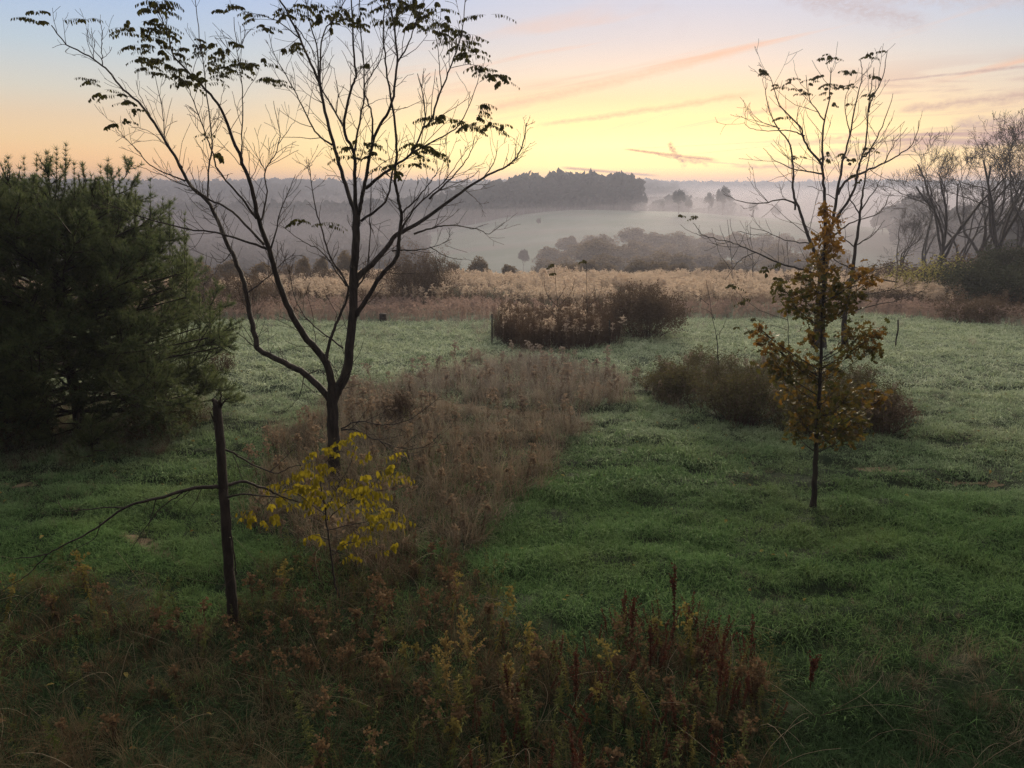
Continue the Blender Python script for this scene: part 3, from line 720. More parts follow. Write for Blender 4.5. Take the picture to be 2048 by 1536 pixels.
def leaf_clusters(T, root, cl, L, pairs, ls, mat, name='foliage', dens=1.75):
    B = MB()
    for (x, y, n_, sx, sy) in cl:
        for _ in range(int(n_*dens+.5)):
            px, py = x+rng.uniform(-1, 1)*sx, y+rng.uniform(-1, 1)*sy
            Yk = T.depth(px, py)+rng.normal(0, .25); p = at(px, py, Yk)
            a = rng.uniform(0, 6.28); comp_leaf(B, p, [math.cos(a), .6*math.sin(a), rng.uniform(.0, .45)], L*rng.uniform(.7, 1.15), pairs, ls*rng.uniform(.8, 1.15))
    return B.build(name, mat, root, base=np.array(root.location))

# ------------------------------------------------------------------ the big bare tree
gb = ground(668, 962); Y0 = gb[1]
T = Traced(Y0)
big = empty('bare_tree', gb, 'tallest bare tree in the foreground, dark limbs fanning past the top of the picture', 'tree')
T.limb([(668, 990), (669, 960), (668, 900), (667, 850), (665, 800), (667, 775)], 33, 24, 0)
T.limb([(664, 808), (652, 788), (608, 747), (570, 727), (519, 700), (512, 684), (502, 641), (493, 587), (478, 539), (464, 505), (455, 489), (420, 410), (379, 369), (355, 321), (321, 267), (284, 212), (239, 171), (212, 137), (170, 108), (133, 89), (103, 51)], 17, 2, 1.0)
T.limb([(666, 800), (662, 758), (649, 720), (608, 669), (580, 621), (553, 552), (543, 513), (519, 441), (499, 362), (482, 318), (455, 250), (434, 205), (393, 161), (349, 113), (335, 68), (318, 22)], 20, 2, -1.2)
T.limb([(667, 800), (676, 778), (693, 744), (700, 689), (707, 621), (707, 552), (712, 490), (713, 431)], 23, 16, .2)
T.limb([(713, 436), (695, 383), (674, 314), (654, 239), (637, 161), (613, 109), (589, 51), (555, -8)], 12, 4, .8)
T.limb([(714, 440), (710, 376), (708, 308), (688, 256), (705, 171), (712, 150), (706, 90), (702, -10)], 12, 3, -.4)
T.limb([(716, 434), (722, 403), (732, 355), (744, 287), (767, 239), (784, 205), (794, 126), (790, 68), (777, -10)], 11, 3.5, -1.0)
T.limb([(709, 575), (716, 553), (744, 529), (779, 488), (794, 468), (845, 441), (910, 393), (965, 357), (1013, 332), (1033, 314), (1047, 284), (1053, 246)], 15, 1.8, 1.2)
T.limb([(708, 640), (713, 628), (734, 597), (761, 552), (792, 518), (798, 478), (803, 430), (797, 400), (790, 355), (794, 308), (787, 232), (773, 137), (767, 68), (770, -10)], 14, 2.4, -.8)
T.limb([(652, 722), (660, 680), (676, 641), (696, 587), (690, 560), (659, 511), (645, 460), (630, 410), (620, 342), (616, 318)], 10, 1.6, .9)
T.limb([(205, 130), (203, 100), (205, 68), (200, 40)], 2.6, 1.2); T.limb([(205, 122), (181, 89), (173, 58)], 2.2, 1.)
T.limb([(482, 318), (485, 239), (484, 171), (475, 103), (468, 34)], 4, 1.4)
T.limb([(536, 498), (478, 478), (430, 465), (376, 458), (290, 437), (246, 420), (205, 405)], 7, 1.5)
T.limb([(528, 489), (465, 424), (420, 400), (379, 369)], 7, 4)
T.limb([(415, 403), (417, 335), (424, 304), (420, 239), (403, 103), (390, 0), (388, -20)], 5, 1.5)
T.limb([(513, 437), (478, 390), (437, 342), (424, 301), (407, 256), (383, 191), (366, 150)], 6.5, 1.6)
T.limb([(523, 441), (533, 393), (531, 342), (547, 314), (560, 273), (547, 202)], 5, 1.2)
T.limb([(531, 342), (515, 312), (505, 285)], 2.4, 1.); T.limb([(555, 290), (575, 262), (590, 240)], 2, 1.)
T.limb([(541, 500), (560, 427), (578, 383), (591, 349)], 5, 1.3)
T.limb([(464, 505), (440, 525), (420, 505)], 3, 1.); T.limb([(495, 585), (530, 560), (560, 530), (590, 505)], 4.5, 1.4)
T.limb([(371, 362), (340, 350), (300, 330), (275, 300), (245, 270), (230, 245)], 4.5, 1.2)
T.limb([(400, 385), (350, 362), (310, 345), (268, 330)], 3.5, 1.); T.limb([(365, 335), (330, 290), (295, 260), (262, 255)], 3, 1.)
T.limb([(300, 232), (280, 190), (272, 160)], 2.6, 1.); T.limb([(330, 285), (325, 220), (310, 150)], 3, 1.2)
T.limb([(637, 161), (635, 103), (620, 44), (611, -10)], 5, 2); T.limb([(640, 170), (640, 147), (645, 72), (671, 34), (695, -5)], 5.5, 2)
T.limb([(688, 256), (664, 212), (645, 180), (640, 150)], 5, 3); T.limb([(664, 290), (630, 263), (606, 215), (585, 174), (551, 113), (538, 68)], 5, 1.3)
T.limb([(600, 77), (560, 45), (520, 30), (500, 28)], 3.5, 1.2); T.limb([(590, 50), (620, 90), (632, 120)], 3, 2)
T.limb([(708, 308), (722, 232), (729, 171), (722, 68), (719, -10)], 6, 2); T.limb([(744, 287), (746, 239), (736, 205), (728, 180)], 6, 3)
T.limb([(794, 126), (818, 85), (835, 34), (850, -5)], 4.5, 1.6); T.limb([(729, 171), (760, 120), (775, 60), (800, 10)], 3, 1.3)
T.limb([(722, 442), (770, 403), (784, 349), (786, 330)], 7, 4)
T.limb([(732, 376), (780, 338), (821, 308), (845, 260), (850, 215), (835, 147)], 9, 1.8, -1.)
T.limb([(845, 258), (862, 239), (883, 178), (903, 126), (924, 68), (931, -10)], 6, 1.7); T.limb([(883, 176), (876, 103), (871, 61)], 2.8, 1.2)
T.limb([(821, 308), (859, 287), (903, 263), (927, 236), (951, 178), (961, 137)], 5, 1.2)
T.limb([(801, 461), (835, 410), (886, 366), (896, 342), (893, 308)], 6, 1.4); T.limb([(886, 366), (920, 320), (935, 295)], 3, 1.)
T.limb([(859, 398), (903, 355), (937, 314), (951, 270)], 6, 1.3); T.limb([(968, 355), (989, 321), (996, 280)], 3.4, 1.1)
T.limb([(1013, 332), (1035, 320), (1055, 300)], 2.2, 1.); T.limb([(828, 468), (869, 455), (903, 451), (955, 458), (978, 468), (1009, 444)], 5.5, 1.1)
T.limb([(784, 502), (842, 499), (873, 492), (903, 478)], 4.6, 1.2); T.limb([(860, 494), (893, 513), (924, 519)], 2.8, 1.)
T.limb([(803, 427), (828, 403), (855, 372), (880, 335)], 5, 1.6); T.limb([(930, 380), (955, 402), (965, 415)], 2.4, 1.)
T.limb([(693, 572), (645, 505), (608, 484), (560, 450)], 5, 1.4); T.limb([(715, 575), (734, 535), (741, 450), (739, 444), (744, 342)], 4.5, 1.5)
T.limb([(686, 696), (628, 652), (594, 607), (580, 552), (570, 518)], 5, 1.2); T.limb([(672, 800), (690, 758), (702, 742)], 8, 5)
T.limb([(683, 860), (710, 860), (755, 881), (813, 898), (854, 891), (880, 868)], 5, 1.2, -1.); T.limb([(682, 857), (720, 843), (779, 850), (830, 833), (881, 792)], 4.5, 1.2, -.6)
T.limb([(760, 882), (790, 905), (830, 912)], 2.6, 1.); T.limb([(608, 747), (600, 790), (570, 825)], 3., 1.); T.limb([(614, 750), (640, 740), (652, 752)], 3.4, 2)
T.limb([(515, 700), (490, 678), (462, 655)], 2.5, 1.); T.limb([(565, 727), (540, 712), (548, 690)], 2, 1.)
T.finish(big, 6.5, .60, 1, dict(up=.05, rmin=.0034))
fol = leaf_clusters(T, big, [(68, 22, 1, 5, 4), (72, 45, 2, 8, 8), (182, 42, 2, 10, 5), (300, 12, 7, 35, 12), (300, 60, 12, 45, 20), (305, 105, 12, 45, 18), (330, 140, 8, 40, 15), (265, 62, 3, 20, 8),
    (420, 100, 12, 45, 18), (440, 135, 10, 45, 18), (400, 160, 6, 40, 12), (500, 130, 5, 30, 15), (535, 165, 4, 18, 8), (175, 160, 2, 12, 5), (215, 190, 3, 20, 12), (255, 208, 3, 16, 12), (245, 245, 2, 10, 5),
    (455, 15, 2, 18, 8), (430, 270, 1, 5, 3), (435, 305, 1, 5, 3), (515, 30, 2, 12, 8), (535, 55, 2, 20, 10), (580, 20, 5, 15, 15), (585, 95, 4, 20, 10), (620, 15, 4, 25, 15), (640, 25, 6, 30, 15), (690, 45, 6, 35, 12), (700, 20, 4, 20, 15),
    (800, 5, 9, 35, 10), (850, 20, 8, 30, 14), (790, 45, 3, 20, 10), (885, 50, 7, 22, 18), (895, 70, 6, 25, 15), (925, 85, 6, 16, 14), (940, 110, 4, 12, 10), (965, 140, 4, 14, 10), (990, 155, 5, 16, 10), (970, 30, 2, 14, 8), (815, 50, 3, 16, 10),
    (880, 240, 5, 24, 8), (940, 245, 5, 20, 14), (985, 255, 5, 20, 10), (955, 215, 2, 12, 8), (690, 305, 4, 14, 10), (725, 285, 3, 10, 8), (745, 312, 2, 8, 5), (830, 292, 4, 20, 8), (855, 310, 2, 10, 6), (865, 300, 2, 14, 5), (780, 340, 3, 18, 12), (825, 325, 2, 10, 6), (738, 130, 1, 4, 4), (600, 440, 2, 12, 4), (655, 448, 2, 12, 4)], .33, 8, .078, M_leafd)

# ------------------------------------------------------------------ the bare tree behind the oak sapling
gb = ground(1637, 700); T2 = Traced(gb[1])
t2 = empty('bare_tree', gb, 'bare upswept tree behind the oak sapling, a few hanging leaves along its topmost twigs', 'tree')
T2.limb([(1637, 712), (1639, 640), (1645, 560), (1651, 500)], 26, 17, 0)
T2.limb([(1651, 515), (1652, 494), (1649, 392), (1645, 334), (1647, 255), (1659, 197), (1662, 135)], 12, 1.6, .5)
T2.limb([(1645, 340), (1640, 325), (1611, 289), (1601, 255), (1560, 211), (1543, 163), (1536, 146)], 7, 1.4, -1.4)
T2.limb([(1645, 535), (1625, 491), (1604, 436), (1587, 385), (1587, 341), (1580, 289), (1553, 252), (1533, 204), (1534, 166)], 11, 1.4, 1.4)
T2.limb([(1655, 480), (1666, 443), (1673, 392), (1686, 323), (1700, 272), (1710, 214), (1724, 153), (1720, 118)], 10, 1.4, 1.)
T2.limb([(1660, 465), (1669, 443), (1707, 382), (1717, 334), (1731, 289), (1738, 204), (1748, 135)], 9, 1.4, -1.)
T2.limb([(1676, 388), (1690, 364), (1721, 347), (1768, 327), (1803, 306), (1827, 286), (1838, 241)], 8, 1.4, 1.5)
T2.limb([(1724, 315), (1738, 305), (1765, 252), (1786, 187)], 5, 1.2); T2.limb([(1738, 225), (1744, 197), (1765, 156), (1775, 100)], 4, 1.2)
T2.limb([(1645, 556), (1615, 542), (1567, 529), (1512, 505), (1468, 487), (1430, 478), (1406, 470), (1386, 446)], 7, 1.3, -1.5)
T2.limb([(1590, 420), (1587, 405), (1560, 399), (1519, 407), (1478, 402), (1447, 388)], 5, 1.2, .8)
T2.limb([(1655, 486), (1669, 470), (1707, 443), (1758, 426), (1782, 385)], 6, 1.3, .8); T2.limb([(1609, 272), (1580, 262), (1526, 262), (1498, 255), (1488, 245)], 4, 1.1)
T2.limb([(1560, 257), (1519, 241), (1497, 217)], 2.8, 1.); T2.limb([(1645, 348), (1597, 340), (1553, 323), (1526, 296)], 5, 1.1); T2.limb([(1512, 505), (1480, 520), (1450, 560)], 3, 1.1)
T2.limb([(1620, 487), (1570, 480), (1530, 462), (1500, 455)], 4, 1.1); T2.limb([(1648, 240), (1620, 200), (1612, 150)], 3.6, 1.1); T2.limb([(1700, 272), (1690, 210), (1700, 160)], 3, 1.1)
T2.limb([(1768, 327), (1790, 285), (1815, 255)], 3, 1.); T2.limb([(1660, 580), (1720, 590), (1780, 580), (1830, 560)], 4, 1.2); T2.limb([(1660, 600), (1710, 553), (1790, 563)], 5, 2.)
T2.limb([(1608, 282), (1595, 240), (1600, 205)], 3.2, 1.1); T2.limb([(1672, 400), (1640, 380), (1615, 372)], 3, 1.1)
T2.finish(t2, 2.3, 1.4, 1, dict(up=.09, rmin=.0062), 6)
leaf_clusters(T2, t2, [(1522, 140, 2, 3, 4), (1530, 146, 1, 3, 3), (1590, 160, 3, 9, 5), (1600, 182, 4, 14, 6), (1625, 160, 3, 8, 6), (1640, 152, 2, 8, 4), (1660, 172, 5, 12, 6), (1690, 172, 4, 12, 4), (1655, 115, 3, 8, 6), (1672, 118, 2, 6, 4), (1700, 145, 4, 12, 6), (1740, 112, 3, 8, 8), (1765, 102, 1, 3, 3), (1755, 152, 3, 8, 4), (1745, 185, 2, 8, 5), (1660, 188, 2, 6, 5), (1560, 172, 2, 6, 3),
    (1565, 235, 2, 5, 3), (1590, 312, 2, 12, 4), (1650, 312, 4, 14, 8), (1682, 312, 2, 8, 3), (1700, 320, 2, 8, 8), (1740, 300, 3, 10, 5), (1700, 350, 3, 12, 8), (1720, 360, 1, 6, 4), (1358, 430, 1, 2, 2), (1396, 432, 1, 2, 2), (1664, 206, 1, 3, 3), (1694, 205, 1, 3, 3)], .30, 6, .11, M_leafd)
# its slimmer neighbour
gb = ground(1692, 702); T3 = Traced(gb[1]+.3)
t3 = empty('slender_bare_tree', gb, 'slender bare tree with a straight leader, just right of the upswept bare tree', 'tree')
T3.limb([(1692, 708), (1688, 660), (1690, 620), (1700, 575), (1712, 490), (1720, 430), (1726, 380), (1740, 300)], 15, 1.8, .4)
for q in ([(1702, 570), (1735, 545), (1780, 530), (1815, 510)], [(1712, 495), (1680, 470), (1665, 440)], [(1712, 490), (1745, 470), (1770, 440)], [(1706, 540), (1670, 520), (1640, 490)], [(1720, 430), (1700, 395), (1695, 350)], [(1722, 420), (1750, 380), (1765, 345)], [(1690, 628), (1740, 612), (1800, 600), (1850, 580)], [(1700, 575), (1750, 560), (1795, 565)], [(1690, 640), (1640, 600), (1620, 560)]):
    T3.limb(q, 4, 1.1)
T3.finish(t3, 1.3, 1.1, 1, None, 6)

# ------------------------------------------------------------------ oak sapling
gb = ground(1627, 1018); TO = Traced(gb[1])
oak = empty('oak_sapling', gb, 'young oak with olive and orange leaves on a thin straight trunk', 'tree')
TO.limb([(1625, 1024), (1629, 980), (1633, 890), (1638, 800), (1643, 680), (1647, 560), (1652, 420)], 15, 3, 0)
OC = [(1653, 418, 14, 1), (1668, 440, 10, 1), (1655, 455, 14, 1), (1640, 475, 14, .9), (1663, 485, 14, 1), (1650, 505, 20, .7), (1635, 525, 20, .5), (1662, 530, 18, .6), (1612, 560, 20, .3), (1645, 560, 34, .35), (1675, 570, 24, .2),
      (1600, 590, 26, .2), (1640, 600, 34, .2), (1690, 590, 20, .2), (1728, 548, 20, .85), (1738, 562, 12, .8), (1710, 590, 20, .2), (1560, 575, 14, .0), (1580, 605, 20, .1), (1610, 625, 26, .15), (1650, 630, 30, .1), (1685, 620, 22, .15),
      (1517, 658, 12, .95), (1532, 680, 16, .7), (1548, 695, 20, .5), (1545, 725, 20, .3), (1575, 715, 26, .35), (1600, 735, 30, .3), (1565, 750, 18, .2), (1630, 740, 34, .25), (1665, 735, 30, .2), (1625, 675, 18, .4), (1700, 675, 28, .25), (1730, 665, 26, .3), (1750, 668, 14, .7), (1712, 700, 24, .2), (1745, 698, 14, .2),
      (1590, 790, 28, .4), (1620, 800, 34, .2), (1660, 790, 36, .2), (1700, 795, 30, .25), (1735, 790, 26, .35), (1760, 800, 14, .6), (1600, 835, 22, .25), (1635, 845, 34, .15), (1675, 850, 34, .15), (1715, 840, 30, .2), (1590, 865, 16, .2), (1650, 870, 24, .1), (1695, 870, 18, .2)]
Bf = MB(); br = MB()
for (x_, y_, r_, o_) in OC:
    yt = y_ + abs(x_-1645)*.55 + 12; yt = min(yt, 905); xs = np.interp(yt, [420, 560, 680, 800, 890], [1652, 1647, 1643, 1638, 1633])
    Yc = gb[1] + rng.uniform(-1, 1)*.012*max(r_, 20)*gb[1]/13 + rng.normal(0, .15)
    s0, e0 = at(xs, yt, gb[1]), at(x_, y_, Yc)
    mid = (s0+e0)/2 - np.array([0, 0, .04]); pp = cr([s0, mid, e0], 4); br.tube(pp, np.linspace(.012, .003, len(pp)), 4)
    rr = r_*gb[1]/F
    n_ = int(6 + 205*rr)
    C = e0 + rng.normal(0, .62, (n_, 3))*rr*np.array([1, 1.1, .85])
    for q in range(0, n_, 5): br.tube(np.array([lerp(pp, np.array([.75]))[0], (C[q]+e0)/2, C[q]]), [.004, .003, .0015], 3)
    scatter_quads(Bf, C, .118, OAK_V, OAK_F, 0, -1.3, .5, tip=np.clip(o_+rng.normal(0, .22, n_), 0, 1), sj=.25)
for W, Rr in TO.limbs: B = MB(); Rr[:4] *= [1.6, 1.4, 1.2, 1.08]; B.tube(W, Rr, 8); B.build('trunk', M_bark, oak, smooth=True, base=gb)
br.build('branches', M_bark, oak, base=gb); Bf.build('foliage', M_oak, oak, base=gb)

# ------------------------------------------------------------------ yellow-leaved sapling
gb = ground(684, 1206); TY = Traced(gb[1])
ys_ = empty('yellow_sapling', gb, 'small sapling with bright yellow hanging leaves, in front of the big bare tree', 'tree')
TY.limb([(684, 1208), (672, 1175), (664, 1120), (655, 1060), (650, 1010), (640, 970)], 6.5, 3.5, 0)
for q in ([(652, 1030), (625, 1010), (590, 985), (560, 985), (530, 1015), (508, 1040)], [(650, 1010), (620, 960), (600, 930), (592, 905)], [(654, 1040), (690, 1010), (730, 985), (765, 950)], [(656, 1060), (700, 1050), (750, 1040), (790, 1030)], [(640, 970), (650, 930), (670, 905), (700, 905)], [(652, 1020), (680, 965), (700, 930), (712, 890)],
          [(664, 1110), (700, 1085), (750, 1090), (780, 1110)], [(660, 1080), (630, 1070), (610, 1075)], [(663, 1100), (690, 1110), (715, 1130)], [(700, 1000), (740, 985), (790, 975)], [(645, 985), (600, 975), (560, 960)]):
    TY.limb(q, 3.2, 1.1)
TY.finish(ys_, 1.4, .25, 0, None, 6)
YC = [(690, 890, 1), (700, 884, 1), (640, 912, 1), (665, 908, 1), (690, 908, 1), (745, 915, 1), (770, 925, 1), (640, 935, 2), (625, 950, 2), (645, 960, 2), (670, 950, 1), (680, 965, 1), (590, 960, 2), (575, 980, 2), (600, 990, 3), (620, 985, 2), (610, 1010, 3), (565, 1005, 2), (545, 1030, 1), (512, 1040, 2), (530, 1045, 1), (780, 950, 2), (785, 965, 2), (760, 960, 2), (735, 970, 2), (720, 990, 3), (745, 995, 3), (700, 985, 2), (730, 1015, 3), (715, 1030, 2), (770, 1030, 2), (750, 1045, 3), (770, 1055, 3), (740, 1065, 2), (790, 1040, 1), (650, 1000, 2), (670, 1015, 2), (640, 1020, 2), (690, 1085, 1), (720, 1090, 2), (750, 1090, 2), (775, 1105, 1), (712, 1125, 1), (620, 1075, 1), (600, 960, 2), (660, 1040, 1)]
leaf_clusters(TY, ys_, [(a, b_-10, n_, 12, 8) for a, b_, n_ in YC], .24, 4, .098, M_yleaf, dens=1.7)

# ------------------------------------------------------------------ broken snag
gb = ground(467, 1254); TS = Traced(gb[1])
sn = empty('dead_snag', gb, 'dead dark trunk snapped off at the top, with long drooping bare branches', 'tree')
TS.limb([(468, 1266), (466, 1235), (461, 1170), (455, 1090), (449, 1010), (445, 950), (441, 890), (436, 840), (434, 806)], 27, 19, 0)
TS.limb([(434, 820), (431, 805), (425, 800)], 18, 9, .02); TS.limb([(438, 822), (441, 803), (442, 783)], 9, 3, .03); TS.limb([(440, 815), (448, 803), (458, 795)], 8, 2.5, -.03)
TS.limb([(437, 850), (428, 840), (420, 826)], 8, 2.5, -.05)
TS.limb([(447, 975), (420, 974), (389, 977), (313, 997), (250, 1015), (179, 1064), (120, 1095), (89, 1109), (31, 1118)], 12.2, 2.5, -.7)
TS.limb([(95, 1108), (70, 1135), (49, 1154), (0, 1182), (-40, 1200)], 3.5, 1.7, -.2); TS.limb([(250, 1015), (205, 1015), (134, 1022), (115, 1000)], 4.1, 1.7, .3)
TS.limb([(313, 997), (300, 1040), (298, 1065)], 3.1, 1.5); TS.limb([(365, 985), (330, 1010), (295, 1050), (262, 1100)], 3.6, 1.5); TS.limb([(200, 1045), (190, 1075), (150, 1100)], 2.8, 1.5)
TS.limb([(449, 972), (470, 966), (491, 964), (536, 980), (563, 993), (600, 1005)], 10.8, 3.1, .5); TS.limb([(451, 995), (491, 988), (558, 995)], 6.8, 2.7, -.3)
TS.limb([(445, 897), (465, 905), (491, 921), (549, 946), (580, 935), (603, 930)], 6.8, 1.9, .4); TS.limb([(466, 908), (475, 930), (486, 965)], 2.5, 1.4); TS.limb([(540, 943), (560, 925), (585, 900)], 2.8, 1.4)
TS.limb([(458, 1000), (462, 1060), (470, 1120), (472, 1150)], 4.1, 3.4, -.1)
TS.finish(sn, 2.6, .34, 1, dict(up=-.08, rmin=.0022), 9)

# ------------------------------------------------------------------ white pine on the left
gb = ground(158, 855); pin = empty('white_pine', gb, 'big dark bushy pine filling the left edge', 'tree'); YP = gb[1]
rng_keep = rng; rng = np.random.default_rng(5)
Bt = MB(); Bb = MB(); Bn = MB()
zt = at(150, 425, YP)[2]
trk = np.array([[gb[0]+.05*math.sin(k*.9), YP+.05*math.cos(k), gb[2]-.1+(zt-gb[2])*k/9] for k in range(10)])
Bt.tube(trk, np.linspace(.15, .03, 10), 9)
tufts = []; tdir = []
def pine_branch(p, d, L, r, lvl):
    seg = 6; pts = [p]; q = p; dd = d/np.linalg.norm(d)
    for i in range(seg):
        dd = dd + rng.normal(0, .07, 3) + np.array([0, 0, .075]); dd /= np.linalg.norm(dd); q = q+dd*L/seg; pts.append(q)
    P = np.array(pts); Bb.tube(P, np.linspace(r, .006 if lvl else .004, seg+1), 4 if lvl else 3)
    if lvl:
        n_ = int(4+L*7) if lvl == 1 else int(2+L*3)
        for k in range(n_):
            t = rng.uniform(.15, 1); s_ = lerp(P, np.array([t]))[0]; i = min(int(t*seg), seg-1); ax = P[i+1]-P[i]; ax /= np.linalg.norm(ax)
            v = rng.normal(0, 1, 3)*np.array([1, 1, .45]); v -= ax*np.dot(v, ax); v /= np.linalg.norm(v)
            pine_branch(s_, ax*.75+v*.7, (.30+.30*L)*rng.uniform(.5, 1)*(1.2-.6*t), r*.45, lvl-1)
    lo = .35 if lvl == 0 else .6
    for t in np.linspace(lo, 1, max(3, int(L*(1-lo)/.085))): tufts.append(lerp(P, np.array([t]))[0]); i = min(int(t*seg), seg-1); tdir.append(P[i+1]-P[i])
H = zt-gb[2]
def hit(px): return None
for k in range(15):
    f = .10+.86*k/14; z0 = gb[2]+H*f
    reach = np.interp(f, [.1, .22, .4, .6, .78, .9, 1.], [3.4, 3.8, 3.5, 3.2, 2.6, 2.0, 1.1])
    for c in range(7 if f < .75 else 8):
        a = c*1.05+k*.7+rng.uniform(-.3, .3); el_ = np.interp(f, [.10, .2, .5, .8, 1.], [-.12, -.05, .12, .25, .45])+rng.normal(0, .08)
        L = reach*rng.uniform(.75, 1.08)
        if math.cos(a) < -.2: L *= 1.05
        pine_branch(lerp(trk, np.array([min(f, .99)]))[0], np.array([math.cos(a)*math.cos(el_), math.sin(a)*math.cos(el_), math.sin(el_)]), L, .04, 2 if L > 1.6 else 1)
# upright leaders along the top and the shoulder
LEAD = [(12, 395, 325), (50, 385, 318), (75, 380, 322), (95, 370, 308), (112, 350, 300), (130, 345, 292), (150, 380, 330), (168, 395, 330), (198, 400, 335), (215, 390, 322), (238, 400, 342), (302, 455, 362), (340, 480, 405), (370, 510, 430), (345, 540, 470), (380, 590, 520), (400, 620, 560), (320, 500, 440), (270, 420, 385), (28, 400, 350), (185, 400, 352), (372, 560, 500), (420, 640, 585), (440, 660, 612)]
for (lx, ly0, ly1) in LEAD:
    Yl = YP + rng.uniform(-.9, .9); a0, a1 = at(lx, ly0+35, Yl), at(lx+rng.uniform(-3, 3), ly1, Yl)
    c0 = lerp(trk, np.array([np.clip((a0[2]-.5-gb[2])/H, .1, .97)]))[0]
    Bb.tube(cr([c0, (c0+a0)/2-[0, 0, .1], a0], 4), .014, 4)
    P = np.array([a0, (a0+a1)/2, a1]); Bb.tube(P, [.010, .007, .003], 4)
    for t in np.linspace(0, 1, 10): tufts.append(a0+(a1-a0)*t); tdir.append(a1-a0)
    for c in range(6):
        a = rng.uniform(0, 6.28); pine_branch(a0+(a1-a0)*rng.uniform(-.2, .45), np.array([math.cos(a)*.7, math.sin(a)*.7, .7]), rng.uniform(.2, .42), .006, 0)
C = np.array(tufts); D = unit(np.array(tdir))
# the shape the crown really has: thin where sky or lawn shows through on the left
NEED_V = np.array([[-.5, 0, 0], [.5, 0, 0], [0, 1, 0]]); NEED_F = [[0, 1, 2]]
nn_ = 25; Cn = np.repeat(C, nn_, 0)+rng.normal(0, .008, (len(C)*nn_, 3)); Dn = np.repeat(D, nn_, 0)
dr = unit(Dn*rng.uniform(.35, 1.3, (len(Cn), 1)) + unit(rng.normal(0, 1, (len(Cn), 3)))*.75 + np.array([0, 0, .02]))
Mn = frames(dr, unit(rng.normal(0, 1, dr.shape)))
sc_ = np.stack([np.full(len(Cn), .0088), rng.uniform(.09, .16, len(Cn)), np.ones(len(Cn))], -1)
Bn.many(NEED_V, NEED_F, Mn*sc_[:, None, :], Cn, np.tile([0, 0, 1.], len(Cn)))
Bt.build('trunk', M_bark, pin, smooth=True, base=gb); Bb.build('branches', M_bark, pin, base=gb); Bn.build('foliage', M_needle, pin, base=gb)
rng = rng_keep

# ------------------------------------------------------------------ big bare trees on the right
def bare_tree(seed, H, habit=None, leafy=0, forks=3, label='', group=None, loc=(0, 0, 0), mat=None, r0=None, name='bare_tree', lvl=4):
    global rng
    keep = rng; rng = np.random.default_rng(seed)
    B = MB(); tw = MB(); tips = []
    o = dict(seg=6, wander=.14, up=.06, kids=(3, 4, 4, 5), spread=(.35, .85), ratio=(.5, .78), rmin=.0095, taper=.45, t0=.25, rr=.5); o.update(habit or {})
    r0 = r0 or H*.014; h0 = H*.25
    trk_ = np.array([[rng.normal(0, .012*H*k/4), rng.normal(0, .012*H*k/4), h0*k/4-.2*(k == 0)] for k in range(5)]); B.tube(trk_, np.linspace(r0*1.35, r0*.95, 5), 8)
    for c in range(forks):
        a = c*6.28/forks+rng.uniform(-.5, .5); sp = rng.uniform(.15, .6)
        grow(tw, trk_[-1-(c % 2)], [math.cos(a)*math.sin(sp), math.sin(a)*math.sin(sp), math.cos(sp)], H*rng.uniform(.42, .56), r0*.62, lvl, o, tips, 6)
    zm = max(v[:, 2].max() for v in tw.V); k_ = H/zm
    for b3 in (B, tw): b3.V = [v*k_ for v in b3.V]
    tips = [(a*k_, c) for a, c in tips]
    root = empty(name, loc, label, 'tree', group)
    B.build('trunk', mat or M_farbark, root, smooth=True); tw.build('branches', mat or M_farbark, root)
    if leafy:
        fb = MB(); C = np.array([t[0] for t in tips]); C = C[rng.integers(0, len(C), int(len(C)*leafy))]; scatter_quads(fb, C+rng.normal(0, .15, C.shape), .10, LEAF_V, LEAF_F)
        fb.build('foliage', M_leafd, root)
    rng = keep
    return root
RT = [(1865, 640, 62, 250, 'big bare tree forking low, behind the undergrowth at the right', 5, 5), (1945, 625, 70, 262, 'tall narrow bare tree just right of the low-forking one', 8, 3), (1985, 640, 60, 215, 'widest and tallest bare tree near the right edge', 3, 4),
      (2045, 640, 55, 235, 'bare tree cut by the right edge of the picture', 13, 4), (1790, 630, 78, 400, 'short hazy bare tree left of the big low-forking tree', 21, 4), (2085, 640, 66, 230, 'bare tree partly beyond the right edge', 34, 4), (1905, 600, 84, 330, 'faint bare tree showing between the bigger bare trees', 55, 4),
      (1840, 600, 95, 345, 'low faint bare tree left of the low-forking one', 61, 3), (1965, 600, 92, 300, 'faint bare tree between the tall narrow and the widest tree', 67, 4), (2015, 640, 78, 240, 'slim bare tree between the widest one and the right edge', 71, 3)]
for (x_, yb, Yd, yt, lab, sd_, fk) in RT:
    p = at(x_, yb, Yd); zg = gz(p[0], Yd); Ht = at(x_, yt, Yd)[2]-zg
    bare_tree(sd_, Ht, dict(wander=.15), .3 if sd_ in (3, 13) else 0, fk, lab, 'bare trees along the right side', (p[0], Yd, zg))

